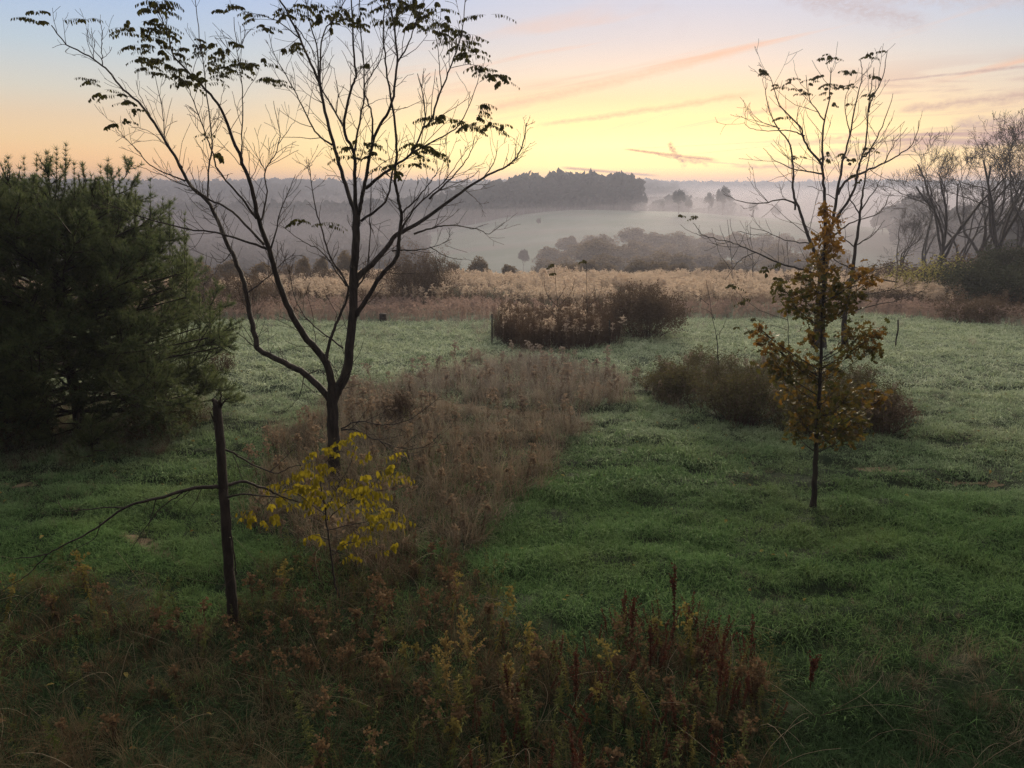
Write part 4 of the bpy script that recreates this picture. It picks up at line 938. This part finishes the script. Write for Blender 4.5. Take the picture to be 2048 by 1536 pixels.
# ------------------------------------------------------------------ leafy far trees
def leafy_tree(seed, H, W, nq, q, mat, name='hazy_tree', bark_=None):
    """round crowned tree, origin at its foot"""
    global rng
    keep = rng; rng = np.random.default_rng(seed)
    B = MB(); tips = []; o = dict(seg=5, wander=.12, up=.08, kids=(3, 4, 4), spread=(.35, .85), ratio=(.5, .75), rmin=.02, taper=.5, t0=.3, leaflvl=1)
    h0 = H*.22; B.tube([[0, 0, -.3], [.1, 0, h0*.5], [0, .1, h0]], [H*.022, H*.018, H*.016], 6)
    for c in range(4):
        a = c*1.57+rng.uniform(-.4, .4); sp = rng.uniform(.2, .7); grow(B, [0, 0, h0*rng.uniform(.7, 1)], [math.cos(a)*math.sin(sp), math.sin(a)*math.sin(sp), math.cos(sp)], H*.42, H*.011, 2, o, tips, 4)
    T_ = np.array([t[0] for t in tips])
    # clumps held on the branch ends, inside a lumpy dome
    nc_ = 46; u = unit(rng.normal(0, 1, (nc_, 3))); u[:, 2] = np.abs(u[:, 2])*1.1-.25
    C = u*rng.uniform(.55, 1., (nc_, 1))*np.array([W/2, W/2, H*.40])+np.array([0, 0, H*.55])
    C = np.concatenate([C, T_[rng.integers(0, len(T_), 14)]])
    k = rng.integers(0, len(C), nq); rr = rng.uniform(.09, .17, len(C))*W
    Q = C[k] + unit(rng.normal(0, 1, (nq, 3)))*(rr[k]*rng.uniform(.3, 1., nq)**.5)[:, None]*[1, 1, .75]
    f = MB(); scatter_quads(f, Q, q, tip=rng.uniform(0, 1, nq))
    rng = keep
    return B, f
def make_leafy(name, seed, H, W, nq, q, mat, cat, label, group, loc):
    B, f = leafy_tree(seed, H, W, nq, q, mat); root = empty(name, loc, label, cat, group)
    B.build('trunk', M_farbark, root); f.build('crown', mat, root); return root
def place(px, Yd, ytop=None): p = at(px, 500, Yd); return (p[0], Yd, gz(p[0], Yd)-.1)
def hgt(px, Yd, ytop, loc): return at(px, ytop, Yd)[2]-loc[2]
# trees on the crest behind the meadow hill
hp = [make_leafy('hazy_tree', s_, 16, 13, 4200, .50, M_wood1, 'tree', 'x', 'hazy trees along the hill crest', (0, 0, 0)) for s_ in (1, 2, 3)]
CREST = [(1043, 352, 'small round tree at the left end of the hill crest treeline'), (1075, 368, 'low tree between the two leftmost domes of the crest treeline'), (1102, 346, 'broad domed tree second from the left in the crest treeline'), (1128, 350, 'right shoulder of the broad dome in the crest treeline'), (1153, 347, 'small airy tree with sky showing through, middle of the crest treeline'), (1170, 358, 'lower tree right of the airy one in the crest treeline'),
         (1196, 352, 'tree left of the tallest pair in the crest treeline'), (1215, 347, 'left tree of the tallest pair in the crest treeline'), (1240, 350, 'right tree of the tallest pair in the crest treeline'), (1258, 362, 'last tree at the right end of the crest treeline')]
used = [False]*3
def use(i, loc, rz, sc, label):
    if not used[i]:
        used[i] = True; hp[i].location = loc; hp[i].rotation_euler = (0, 0, rz); hp[i].scale = sc; hp[i]['label'] = label; return
    copy_tree(hp[i], loc, rz, sc, label)
for k, (px, yt, lab) in enumerate(CREST):
    Yd = 392+(k*7) % 13; loc = place(px, Yd); h = hgt(px, Yd, yt, loc); s_ = h/16.8; wf = .62 if 'small' in lab or 'low' in lab else .85
    use(k % 3, loc, k*1.3, (s_*wf, s_*wf, s_), lab)
ISO = [(1353, 372, 350, .62, 'dark round tree standing alone right of the hill crest treeline'), (1372, 392, 356, .5, 'small tree leaning on the round tree right of the crest'), (1412, 378, 372, .5, 'left of the two joined trees fading in the mist'), (1440, 364, 376, .62, 'taller of the two joined trees fading in the mist'), (1285, 380, 385, .35, 'thin tree just right of the hill crest treeline'), (1320, 398, 385, .5, 'low scrubby tree between the crest treeline and the lone round tree'),
       (1500, 398, 400, .6, 'faint tree in the mist behind the bare tree'), (1545, 402, 410, .6, 'faintest tree in the mist near the bare tree')]
for k, (px, yt, Yd, wf, lab) in enumerate(ISO):
    loc = place(px, Yd); h = hgt(px, Yd, yt, loc); s_ = h/16.8; use(k % 3, loc, k*2.1, (s_*wf, s_*wf, s_), lab)
lt = place(1077, 300); h = hgt(1077, 300, 432, lt); copy_tree(hp[1], lt, 1., (h/16.8*.55, h/16.8*.55, h/16.8), 'tiny lone tree on the pale meadow hillside')
lt = place(1047, 205); h = hgt(1047, 205, 492, lt); copy_tree(hp[0], lt, 2., (h/16.8*.6, h/16.8*.6, h/16.8), 'small shrubby tree at the foot of the meadow hill')
# brown misty trees in the hollow
mp = [make_leafy('misty_tree', s_, 13, 10, 5200, .30, M_mist, 'tree', 'x', 'misty brown trees in the hollow', (0, 0, 0)) for s_ in (11, 12, 13, 14)]
usedm = [False]*4
MT = []
r2 = random.Random(5)
for row, (Yd, yt, x0, x1, n_) in enumerate([(215, 462, 1110, 1620, 12), (180, 482, 1085, 1680, 13), (148, 502, 1070, 1700, 14), (112, 522, 1110, 1790, 15)]):
    for k in range(n_):
        px = x0+(x1-x0)*(k+.5)/n_+r2.uniform(-12, 12); MT.append((px, Yd+r2.uniform(-10, 10), yt+r2.uniform(-9, 12) - 14*math.exp(-((px-1240)/120)**2), row))
ordw = ['back', 'third', 'second', 'front']
MT.sort(key=lambda t: (t[3], t[0]))
ordn = ['first', 'second', 'third', 'fourth', 'fifth', 'sixth', 'seventh', 'eighth', 'ninth', 'tenth', 'eleventh', 'twelfth', 'thirteenth', 'fourteenth', 'fifteenth']
cnt = {}
for k, (px, Yd, yt, row) in enumerate(MT):
    c = cnt[row] = cnt.get(row, -1)+1
    lab = 'misty brown tree in the hollow, %s from the left in the %s row' % (ordn[c], ['farthest', 'second farthest', 'second nearest', 'nearest'][row])
    loc = place(px, Yd); h = max(4., hgt(px, Yd, yt, loc)); s_ = h/13.6; wf = r2.uniform(.95, 1.35); i_ = k % 4
    if not usedm[i_]: usedm[i_] = True; o_ = mp[i_]; o_.location = loc; o_.rotation_euler = (0, 0, k); o_.scale = (s_*wf, s_*wf, s_); o_['label'] = lab
    else: copy_tree(mp[i_], loc, k*1.7, (s_*wf, s_*wf, s_), lab)
for (px, Yd, yt, wf, lab) in [(958, 96, 503, .75, 'left and taller of two round brown trees behind the meadow'), (1020, 92, 519, .8, 'right and lower of two round brown trees behind the meadow'), (905, 100, 512, .6, 'small brown tree left of the two round brown ones'), (690, 92, 488, .55, 'hazy brown tree behind the big bare tree'), (640, 96, 500, .5, 'low hazy brown tree left of the one behind the big trunk'), (604, 84, 500, .5, 'pale tan sapling-like tree behind the left limbs of the big tree'),
                              (395, 88, 508, .7, 'hazy brown tree beside the pine'), (455, 95, 505, .8, 'second hazy brown tree right of the pine'), (520, 98, 512, .8, 'low hazy tree between the pine and the big tree')]:
    loc = place(px, Yd); h = max(3., hgt(px, Yd, yt, loc)); s_ = h/13.6; copy_tree(mp[int(px) % 4], loc, px, (s_*wf, s_*wf, s_), lab)

# far woods as one mass
def f_crown(B):
    u = unit(rng.normal(0, 1, (260, 3))); u[:, 2] = np.abs(u[:, 2])
    C = u*rng.uniform(.75, 1.05, (260, 1))*[4.6, 4.6, 5.5]+[0, 0, 5.5]; scatter_quads(B, C, 2.0)
    B.tube([[0, 0, -2], [0, 0, 8]], .3, 4)
c_crown = protos('crown', [f_crown]*5, M_wood1)
n_ = 15000; x = rng.uniform(-1150, 1500, n_); rdn = ridge_d(x); y = rdn - 560 + 620*rng.uniform(0, 1, n_)**.75
k = (np.abs(x) < y*.8+30); x, y = x[k], y[k]
P_ = np.stack([x, y, terr(x, y)], -1); 
n2_ = 1400; x2 = rng.uniform(-330, 62, n2_); y2 = 395+rng.uniform(0, 1, n2_)*70 + np.maximum(0, -x2)*.22
P2_ = np.stack([x2, y2, terr(x2, y2)], -1)
n3_ = 500; x3 = rng.uniform(95, 330, n3_); y3 = rng.uniform(130, 330, n3_); k3 = x3 > 60+y3*.28; P3_ = np.stack([x3, y3, terr(x3, y3)], -1)[k3]
n4_ = 5200; y4 = rng.uniform(170, 470, n4_); x4 = -(.11 + .72*rng.uniform(0, 1, n4_)**1.1)*y4 - 4; P4_ = np.stack([x4, y4, terr(x4, y4)-4], -1)
PP = np.concatenate([P_, P2_, P3_, P4_]); ss = np.concatenate([rng.uniform(.8, 1.4, len(P_)), rng.uniform(1.1, 1.55, len(P2_)), rng.uniform(.8, 1.2, len(P3_)), rng.uniform(.45, .8, len(P4_))])
put('distant_woodland', c_crown, PP, ss, None, 5, .05, label='distant woods covering the ridge and valley')

# ------------------------------------------------------------------ bushes
def shrub(seed, W, H, nst, nleaf, ls, matS, matL, name, label, loc, group=None, fine=2, lv=LEAF_V, lf=LEAF_F, open_=1.):
    global rng
    keep = rng; rng = np.random.default_rng(seed)
    B = MB(); tips = []; o = dict(seg=6, wander=.12, up=.05, kids=(3, 3), spread=(.3, .8), ratio=(.4, .7), rmin=.003, taper=.4, leaflvl=1, t0=.3)
    for c in range(nst):
        a = rng.uniform(0, 6.28); e = rng.uniform(.05, 1.)*open_; r_ = rng.uniform(0, .25)*W
        L = 1./math.sqrt((math.sin(e)/(W*.5))**2+(math.cos(e)/H)**2)*rng.uniform(.6, .9)
        grow(B, [math.cos(a)*r_, math.sin(a)*r_, -.05], [math.cos(a)*math.sin(e), math.sin(a)*math.sin(e), math.cos(e)], L, .012, fine, o, tips, 4)
    root = empty(name, loc, label, 'bush', group); B.build('stems', matS, root)
    C = np.array([t[0] for t in tips]); C = C[rng.integers(0, len(C), nleaf)]+rng.normal(0, .10, (nleaf, 3))*W*.25
    C[:, 2] = np.abs(C[:, 2])
    f = MB(); scatter_quads(f, C, ls, lv, lf); f.build('foliage', matL, root)
    rng = keep
    return root
def shrub_px(seed, x0, x1, ytop, ybase, label, Yd=None, **k):
    gb = ground((x0+x1)/2, ybase) if Yd is None else np.array(place((x0+x1)/2, Yd)); Yd = gb[1]
    W = (x1-x0)*Yd/F; H = at((x0+x1)/2, ytop, Yd)[2]-gb[2]
    kw = dict(nst=60, nleaf=5000, ls=.07, matS=M_bush, matL=M_bushg, name='shrub'); kw.update(k)
    return shrub(seed, W, H, label=label, loc=gb, **kw)
shrub_px(1, 1218, 1362, 572, 672, 'rounded brown bush right of the tall weed block with twigs sticking out of its top', nst=160, nleaf=17000, ls=.065, matL=M_bush)
shrub_px(2, 770, 905, 498, 610, 'big domed brown bush at the meadow, right of the big tree trunk', nst=150, nleaf=22000, ls=.07, matL=M_bush)
shrub_px(3, 440, 560, 545, 625, 'low wide brown bush behind the leftmost limb', nst=60, nleaf=5000, ls=.08, matL=M_bush)
shrub_px(4, 560, 690, 560, 600, 'low tan bush behind the forks of the big tree', Yd=58, nst=60, nleaf=4000, ls=.09, matS=M_tall, matL=M_tall)
shrub_px(5, 1790, 1960, 520, 640, 'yellow-leaved bush under the low-forking bare tree', Yd=50, nst=70, nleaf=2600, ls=.12, matL=M_ybush)
shrub_px(6, 1870, 2100, 535, 645, 'large dark green bush at the right edge', Yd=47, nst=120, nleaf=16000, ls=.13, matL=M_darkl)
shrub_px(7, 1740, 1880, 585, 640, 'low brown bush in front of the yellow-leaved one', Yd=46, nst=70, nleaf=4000, ls=.09, matL=M_bush)
shrub_px(8, 1880, 2060, 600, 655, 'low grey brown brush along the lawn edge at far right', Yd=38, nst=80, nleaf=5000, ls=.08, matL=M_bush)
shrub_px(9, 1960, 2100, 490, 640, 'tall dark leafy bush behind the large one at the right edge', Yd=56, nst=80, nleaf=12000, ls=.15, matL=M_darkl)
shrub_px(10, 360, 450, 580, 640, 'brown bush showing past the right side of the pine', nst=50, nleaf=3500, ls=.08, matL=M_bush)
shrub_px(11, 415, 470, 690, 745, 'small reddish twiggy bush at the foot of the pine branches', nst=40, nleaf=500, ls=.05, matL=M_bush)
shrub_px(12, 1655, 1760, 575, 635, 'brown bush right behind the slender bare tree', Yd=50, nst=60, nleaf=4000, ls=.09, matL=M_bush)
shrub_px(13, 760, 850, 775, 850, 'thin reddish upright shrub right of the big trunk', nst=60, nleaf=250, ls=.04, matL=M_bush, open_=.5)
shrub_px(14, 1290, 1420, 735, 800, 'twiggy bramble bush at the left end of the bramble patch', nst=70, nleaf=3500, ls=.05)
shrub_px(15, 1400, 1560, 742, 845, 'twiggy bramble bush in the middle of the bramble patch', nst=80, nleaf=4500, ls=.05)
shrub_px(16, 1560, 1700, 765, 865, 'bramble bush behind the oak sapling', nst=80, nleaf=4500, ls=.05)
shrub_px(17, 1700, 1825, 790, 865, 'grey bramble bush at the right end of the bramble patch', nst=70, nleaf=2500, ls=.05, matL=M_bush)
shrub_px(18, -60, 130, 800, 880, 'dark bush under the left side of the pine', nst=60, nleaf=3500, ls=.06, matL=M_bushg)
shrub_px(19, 240, 420, 800, 870, 'low leafy bush under the right side of the pine', nst=60, nleaf=2500, ls=.05, matL=M_bushg)

mb = None
for k, (px, Yd, wd, ht, lab) in enumerate([(470, 62, 3.5, 2.0, 'brown bush in the meadow behind the leftmost limb'), (640, 66, 4.5, 2.3, 'wide tan bush far back in the meadow left of the big trunk'), (735, 64, 3.2, 2.6, 'brown bush in the meadow right beside the big trunk'), (560, 72, 4., 2.6, 'tan bush at the far meadow edge between two limbs'), (395, 60, 3.6, 2.4, 'brown bush at the meadow beside the pine'),
        (1600, 60, 3.4, 1.8, 'brown bush in the meadow left of the upswept bare tree'), (1500, 71, 3., 1.7, 'low brown bush at the far meadow edge by the mist trees'), (1700, 64, 4.2, 2.2, 'brown bush in the meadow right of the slender bare tree'), (1780, 55, 3.6, 2.3, 'brown bush left of the yellow-leaved one'), (1390, 73, 2.6, 1.5, 'small bush at the far meadow edge above the thin leafless sapling'),
        (1830, 60, 5.5, 3.0, 'wide dark brush under the trunk of the low-forking bare tree'), (1925, 64, 5.5, 3.6, 'tall dark brush under the tall narrow bare tree'), (2010, 66, 6., 4., 'tallest brush at the far right, under the widest bare tree'), (1755, 66, 4.5, 2.6, 'brush under the short hazy bare tree')]):
    l_ = place(px, Yd)
    if mb is None: mb = shrub(77, 3., 2., 60, 4500, .085, M_bush, M_bush, 'shrub', lab, l_); mb.scale = (wd/3, wd/3, ht/2)
    else: copy_tree(mb, l_, k*1.3, (wd/3., wd/3., ht/2.), lab)
    
# ------------------------------------------------------------------ saplings, stakes, small things
def sapling(base, top, label, twigs, leaves=(), name='thin_sapling', r=.02, Yd=None, cat='sapling'):
    gb = ground(*base) if Yd is None else np.array([at(base[0], base[1], Yd)[0], Yd, gz(at(base[0], base[1], Yd)[0], Yd)])
    T_ = Traced(gb[1]); root = empty(name, gb, label, cat)
    mx = (base[0]+top[0])/2+3; T_.limb([(base[0], base[1]+4), (base[0]+(top[0]-base[0])*.3+2, base[1]+(top[1]-base[1])*.35), (mx, (base[1]+top[1])/2), top], r*2*F/gb[1], 1.0, 0)
    for q in twigs: T_.limb(q, 1.9, .8)
    T_.finish(root, .9, .5, 0, None, 5)
    if leaves: leaf_clusters(T_, root, leaves, .26, 4, .13, M_leafd)
    return root
sapling((1118, 690), (1107, 528), 'left sapling standing out of the tall weed block with leaves only at its tip', [[(1117, 612), (1140, 590), (1150, 560)], [(1117, 615), (1095, 590), (1088, 560)], [(1115, 600), (1130, 575), (1128, 560)], [(1118, 640), (1090, 610), (1080, 585)]], [(1107, 530, 3, 4, 3), (1108, 545, 1, 3, 3)], Yd=ground(1118, 690)[1])
sapling((1172, 690), (1172, 520), 'right sapling standing out of the tall weed block with leaves only at its tip', [[(1172, 620), (1195, 595), (1205, 570)], [(1172, 625), (1150, 600), (1145, 575)], [(1172, 600), (1185, 585), (1190, 575)]], [(1172, 523, 2, 4, 2)], Yd=ground(1172, 690)[1])
sapling((1440, 748), (1412, 560), 'thin leafless sapling tied to a rod at the back of the bramble patch', [[(1418, 610), (1390, 590), (1370, 580)], [(1438, 670), (1448, 650), (1455, 628)], [(1430, 640), (1420, 625), (1400, 615)]])
sapling((1578, 735), (1568, 555), 'leafy small sapling left of the oak sapling', [[(1576, 640), (1520, 620), (1480, 590), (1462, 565)], [(1572, 600), (1555, 585), (1550, 560)], [(1575, 660), (1540, 650), (1515, 660)]], [(1470, 570, 3, 8, 5), (1490, 600, 2, 8, 5), (1555, 560, 3, 8, 5), (1560, 530, 3, 6, 5), (1500, 660, 2, 8, 4), (1480, 655, 1, 3, 3), (1515, 640, 1, 3, 3), (1530, 540, 2, 6, 8)])
sapling((1465, 590), (1455, 440), 'pale thin tree in the meadow mist left of the upswept bare tree', [[(1462, 540), (1440, 510), (1430, 480)], [(1462, 520), (1480, 490), (1490, 465)], [(1460, 500), (1445, 470), (1440, 450)]], Yd=66, r=.05)
sapling((1505, 585), (1500, 450), 'straight thin tree in the meadow mist', [[(1504, 540), (1520, 510), (1528, 480)], [(1503, 520), (1490, 490), (1482, 470)]], Yd=70, r=.06)
sapling((405, 600), (412, 505), 'bare twiggy sapling beside the right flank of the pine', [[(407, 570), (430, 545), (442, 525)], [(407, 575), (385, 555), (375, 530)], [(408, 550), (420, 530), (425, 510)]], Yd=30, r=.03)
def stake(base, top, w_, label, name='fence_stake', mat=M_stake, loop=False):
    gb = ground(*base); t = at(top[0], top[1], gb[1]); B = MB()
    k = w_/2
    for (cx, cy2, sx, sy) in ((0, 0, k, k*.25), (0, k*.8, k*.25, k*.8)):     # T section
        b0 = np.array([cx, cy2, 0]); V = []
        for p_ in (gb-[0, 0, .1], t): V += [p_+b0+[-sx, -sy, 0], p_+b0+[sx, -sy, 0], p_+b0+[sx, sy, 0], p_+b0+[-sx, sy, 0]]
        B.add(V, [[0, 1, 5, 4], [1, 2, 6, 5], [2, 3, 7, 6], [3, 0, 4, 7], [4, 5, 6, 7], [3, 2, 1, 0]])
    for q in np.linspace(.2, .95, 9):
        c = gb+(t-gb)*q+[0, -k*.3, 0]; B.tube([c, c+[0, -k*.5, 0]], k*.25, 4)
    return tag(B.build(name, mat, base=gb), label, 'stake')
stake((984, 688), (984, 628), .055, 'dark stake at the left end of the tall weed block')
stake((1220, 690), (1219, 640), .05, 'dark stake at the right end of the tall weed block')
B = MB(); gb = ground(1791, 697)
B.tube(cr([at(1791, 700, gb[1]), at(1792, 680, gb[1]), at(1796, 660, gb[1]), at(1796, 640, gb[1])], 4), .028, 6); tag(B.build('wooden_stake', M_bark, smooth=True, base=gb), 'short crooked dark stake alone in the lawn on the right', 'stake')
gb = ground(1440, 748); B = MB(); c0 = at(1436, 748, gb[1]-.1); c1_ = at(1434, 672, gb[1]-.1)
B.tube(cr([c0, (c0+c1_)/2, c1_, c1_+[.06, 0, .05], c1_+[.10, 0, -.1]], 4), .007, 5); tag(B.build('support_rod', M_stake, base=c0), 'thin hooked rod beside the leafless sapling in the bramble patch', 'rod')
gb = ground(1634, 700); B = MB(); c0 = np.array([gb[0], gb[1]-.35, gb[2]]); ang = np.linspace(0, 2*math.pi, 13)[:-1]
Vr = [[c0[0]+.13*math.cos(a), c0[1]+.13*math.sin(a), c0[2]+h_] for h_ in (-.05, .10, .13) for a in ang]
B.add(Vr, [[k*12+j_, k*12+(j_+1) % 12, (k+1)*12+(j_+1) % 12, (k+1)*12+j_] for k in range(2) for j_ in range(12)]); tag(B.build('trunk_guard', M_white, base=c0), 'small white ring on the ground at the foot of the upswept bare tree', 'guard')
# the weathered wooden box at the meadow edge
gb = ground(767, 641); zc = gb[2]; root = empty('wooden_crate', gb, 'small dark slatted wooden box at the meadow edge with a pale board leaning on it', 'crate')
def boxm(B, c, s_, rz=0., ry=0.):
    V = np.array([[x_, y_, z_] for z_ in (-.5, .5) for y_ in (-.5, .5) for x_ in (-.5, .5)])*s_
    c1__, s1__ = math.cos(ry), math.sin(ry); V = V@np.array([[c1__, 0, -s1__], [0, 1, 0], [s1__, 0, c1__]])
    B.add(V+np.array(c), [[0, 1, 3, 2], [4, 6, 7, 5], [0, 4, 5, 1], [2, 3, 7, 6], [0, 2, 6, 4], [1, 5, 7, 3]])
sl = MB()
for k in range(4):
    boxm(sl, (0, -.24, .08+k*.11), (.42, .02, .085)); boxm(sl, (0, .24, .08+k*.11), (.42, .02, .085)); boxm(sl, (-.22, 0, .08+k*.11), (.02, .50, .085)); boxm(sl, (.22, 0, .08+k*.11), (.02, .50, .085))
sl.build('slats', M_farbark, root)
for sx in (-.20, .20): B = MB(); boxm(B, (sx*1.22, -.262, .26), (.04, .022, .52)); B.build('corner_post', M_wood, root)
root.scale = (.75, .75, .75)
B = MB(); boxm(B, (0, 0, .47), (.50, .56, .022)); B.build('lid', M_farbark, root)
B = MB(); boxm(B, (-.44, -.05, .24), (.56, .10, .022), 0, -.72); tag(B.build('leaning_board', M_wood, base=gb) , 'pale board leaning against the small wooden box', 'board'); bo = bpy.context.scene.objects['leaning_board']; bo.location = (0, 0, 0)
bo.data.transform(__import__('mathutils').Matrix.Translation(Vector(tuple(float(v) for v in gb)))); bo.location = tuple(float(v) for v in gb)

# individual plants that stand out in the front
def plant(px, py, ptop, label, kind, seed, mat, name='weed_plant'):
    global rng
    keep = rng; rng = np.random.default_rng(seed); gb = ground(px, py); H_ = at(px, ptop, gb[1])[2]-gb[2]; B = MB(); H_ = max(H_, .35)
    if kind == 'plume':
        p = stem(B, H_, .006, .08, 0, 7)
        for q in range(26):
            t = rng.uniform(.35, .97); s_ = lerp(p, np.array([t]))[0]; a = rng.uniform(0, 6.28); L = H_*.34*(1.15-t); tt = np.linspace(0, 1, 5)
            brr = s_+np.stack([np.cos(a)*L*tt*.6, np.sin(a)*L*tt*.6, L*(1.1*tt-.25*tt**2)], -1); B.tube(brr, .0018, 3, .5, 1)
            C = lerp(brr, rng.uniform(.2, 1, 26))+rng.normal(0, .006, (26, 3)); scatter_quads(B, C, .014, tip=rng.uniform(.4, 1, 26))
        n_ = 40; t = rng.uniform(.1, .7, n_); B.many(LANCE_V, LEAF_F, frames(rdir(n_, -.9, .3))*rng.uniform(.04, .08, n_)[:, None, None], lerp(p, t), np.repeat(t, 6))
    elif kind == 'leafy': f_leafy(B, (H_*.98, H_*1.02), 90, (.06, .10))
    else:
        p = stem(B, H_, .006, .06, 0, 7); n_ = 200; t = rng.uniform(.35, 1, n_); scatter_quads(B, lerp(p, t)+rng.normal(0, .010, (n_, 3)), .018, tip=t)
        for q in range(4):
            t = rng.uniform(.4, .8); s_ = lerp(p, np.array([t]))[0]; a = rng.uniform(0, 6.28); tt = np.linspace(0, 1, 4); b5 = s_+np.stack([np.cos(a)*.07*tt, np.sin(a)*.07*tt, .22*tt], -1); B.tube(b5, .0025, 3); scatter_quads(B, lerp(b5, rng.uniform(0, 1, 40))+rng.normal(0, .008, (40, 3)), .016)
    o = B.build(name, mat); o.location = gb; rng = keep
    return tag(o, label, 'plant')
M_plume = leafmat('golden_plume', (.14, .085, .028), (.22, .15, .05), (.34, .25, .09), .8, .4, None, 3.)
plant(945, 1400, 1205, 'tall golden feathery weed, tallest plume in the front strip', 'plume', 1, M_plume, 'plume_weed')
plant(1015, 1420, 1310, 'short golden plume right of the tallest plume', 'plume', 2, M_plume, 'plume_weed')
plant(893, 1420, 1270, 'thin golden plume left of the tallest plume', 'plume', 3, M_plume, 'plume_weed')
plant(1290, 1480, 1345, 'pale green leafy stem among the red seed stalks', 'leafy', 4, M_weedy, 'leafy_weed')
plant(915, 1480, 1340, 'pale green leafy stem left of the red seed stalks', 'leafy', 5, M_weedy, 'leafy_weed')
plant(1050, 1500, 1380, 'bushy green leafy stem below the short golden plume', 'leafy', 6, M_weedg, 'leafy_weed')
plant(1345, 1290, 1125, 'tall thin dark dead stalk standing above the front weeds', 'stalk', 7, M_red, 'dead_stalk')
plant(1300, 1370, 1260, 'thickest dark red seed stalk in the middle of the front', 'stalk', 8, M_red, 'dead_stalk')
plant(1260, 1330, 1195, 'dark dead stalk left of the tall thin one', 'stalk', 9, M_red, 'dead_stalk')
plant(1432, 1450, 1270, 'dark bare stalk at the right end of the red seed stalks', 'stalk', 10, M_red, 'dead_stalk')
plant(1618, 1395, 1320, 'lone dark dead stalk in the grass right of the front weeds', 'stalk', 11, M_red, 'dead_stalk')
plant(1150, 1440, 1310, 'dark red seed stalk near the left end of the red ones', 'stalk', 12, M_red, 'dead_stalk')

# ------------------------------------------------------------------ air
def volmat(name, dens, col, g_=.45):
    m = newmat(name); v = S.nt.nodes.new('ShaderNodeVolumePrincipled'); v.inputs['Color'].default_value = (*col, 1); v.inputs['Density'].default_value = dens; v.inputs['Anisotropy'].default_value = g_
    o = S.nt.nodes.new('ShaderNodeOutputMaterial'); S.nt.links.new(v.outputs[0], o.inputs['Volume']); return m
B = MB(); x0, x1, y0, y1, z0, z1 = -1900, 1900, -45, 2100, -31, 36
ps = [(x_, y_, z_) for z_ in (z0, z1) for y_ in (y0, y1) for x_ in (x0, x1)]
B.add(ps, [[0, 2, 3, 1], [4, 5, 7, 6], [0, 1, 5, 4], [2, 6, 7, 3], [0, 4, 6, 2], [1, 3, 7, 5]])
tag(B.build('haze', volmat('haze', .00095, (.36, .37, .46))), kind='stuff')
# the mist lying in the valley: a closed slab whose uneven top drops below ground at the meadow
ny, nx = 90, 90
yv = 50*(2000/50)**np.linspace(0, 1, ny); uu = np.linspace(-1, 1, nx)
YV = np.repeat(yv[:, None], nx, 1); XV = uu[None]*(YV*1.1+30)
i, j = np.meshgrid(np.arange(ny-1), np.arange(nx-1), indexing='ij'); Q = np.stack([i*nx+j, i*nx+j+1, (i+1)*nx+j+1, (i+1)*nx+j], -1).reshape(-1, 4)
for n_m, (dz, amp, dens_, lab) in enumerate([(-2.5, .8, .0014, 'lowest pale ground mist in the valley'), (.5, 1.1, .0010, 'middle layer of pale mist in the valley'), (3.5, 1.4, .0007, 'thin uppermost mist over the valley')]):
    top = np.interp(YV, [50, 100, 120, 150, 220, 350, 600, 950, 2000], [-27.5, -16, -5.0, -2.5, -2.5, -1., 1.5, 5., 7.]) + dz*sstep(YV, 95, 150) + amp*(fbm(XV/70., YV/50., 4, 61+n_m*7)-.5)*np.interp(YV, [50, 100, 120, 400, 1000], [0, .3, 4, 8, 12])
    top = top - 2.*sstep(-XV/YV, -.02, .22)*sstep(YV, 90, 140) + 4.*sstep(XV/YV, .10, .30)*sstep(YV, 90, 160)
    top = np.maximum(top, -28.)
    TP = np.stack([XV, YV, top], -1); BT = np.stack([XV, YV, np.full_like(XV, -29.-n_m*.3)], -1)
    B = MB(); NV = ny*nx; fs = [Q, Q[:, ::-1]+NV]
    a1 = np.arange(nx-1); fs.append(np.stack([a1+1, a1, a1+NV, a1+1+NV], -1)); l_ = (ny-1)*nx+a1; fs.append(np.stack([l_, l_+1, l_+1+NV, l_+NV], -1))
    b1 = np.arange(ny-1)*nx; fs.append(np.stack([b1, b1+nx, b1+nx+NV, b1+NV], -1)); b2_ = b1+nx-1; fs.append(np.stack([b2_+nx, b2_, b2_+NV, b2_+nx+NV], -1))
    B.add(np.concatenate([TP.reshape(-1, 3), BT.reshape(-1, 3)]), np.concatenate(fs))
    tag(B.build('mist', volmat('mist', dens_, (.29, .265, .295), .6), smooth=True), lab, kind='stuff')
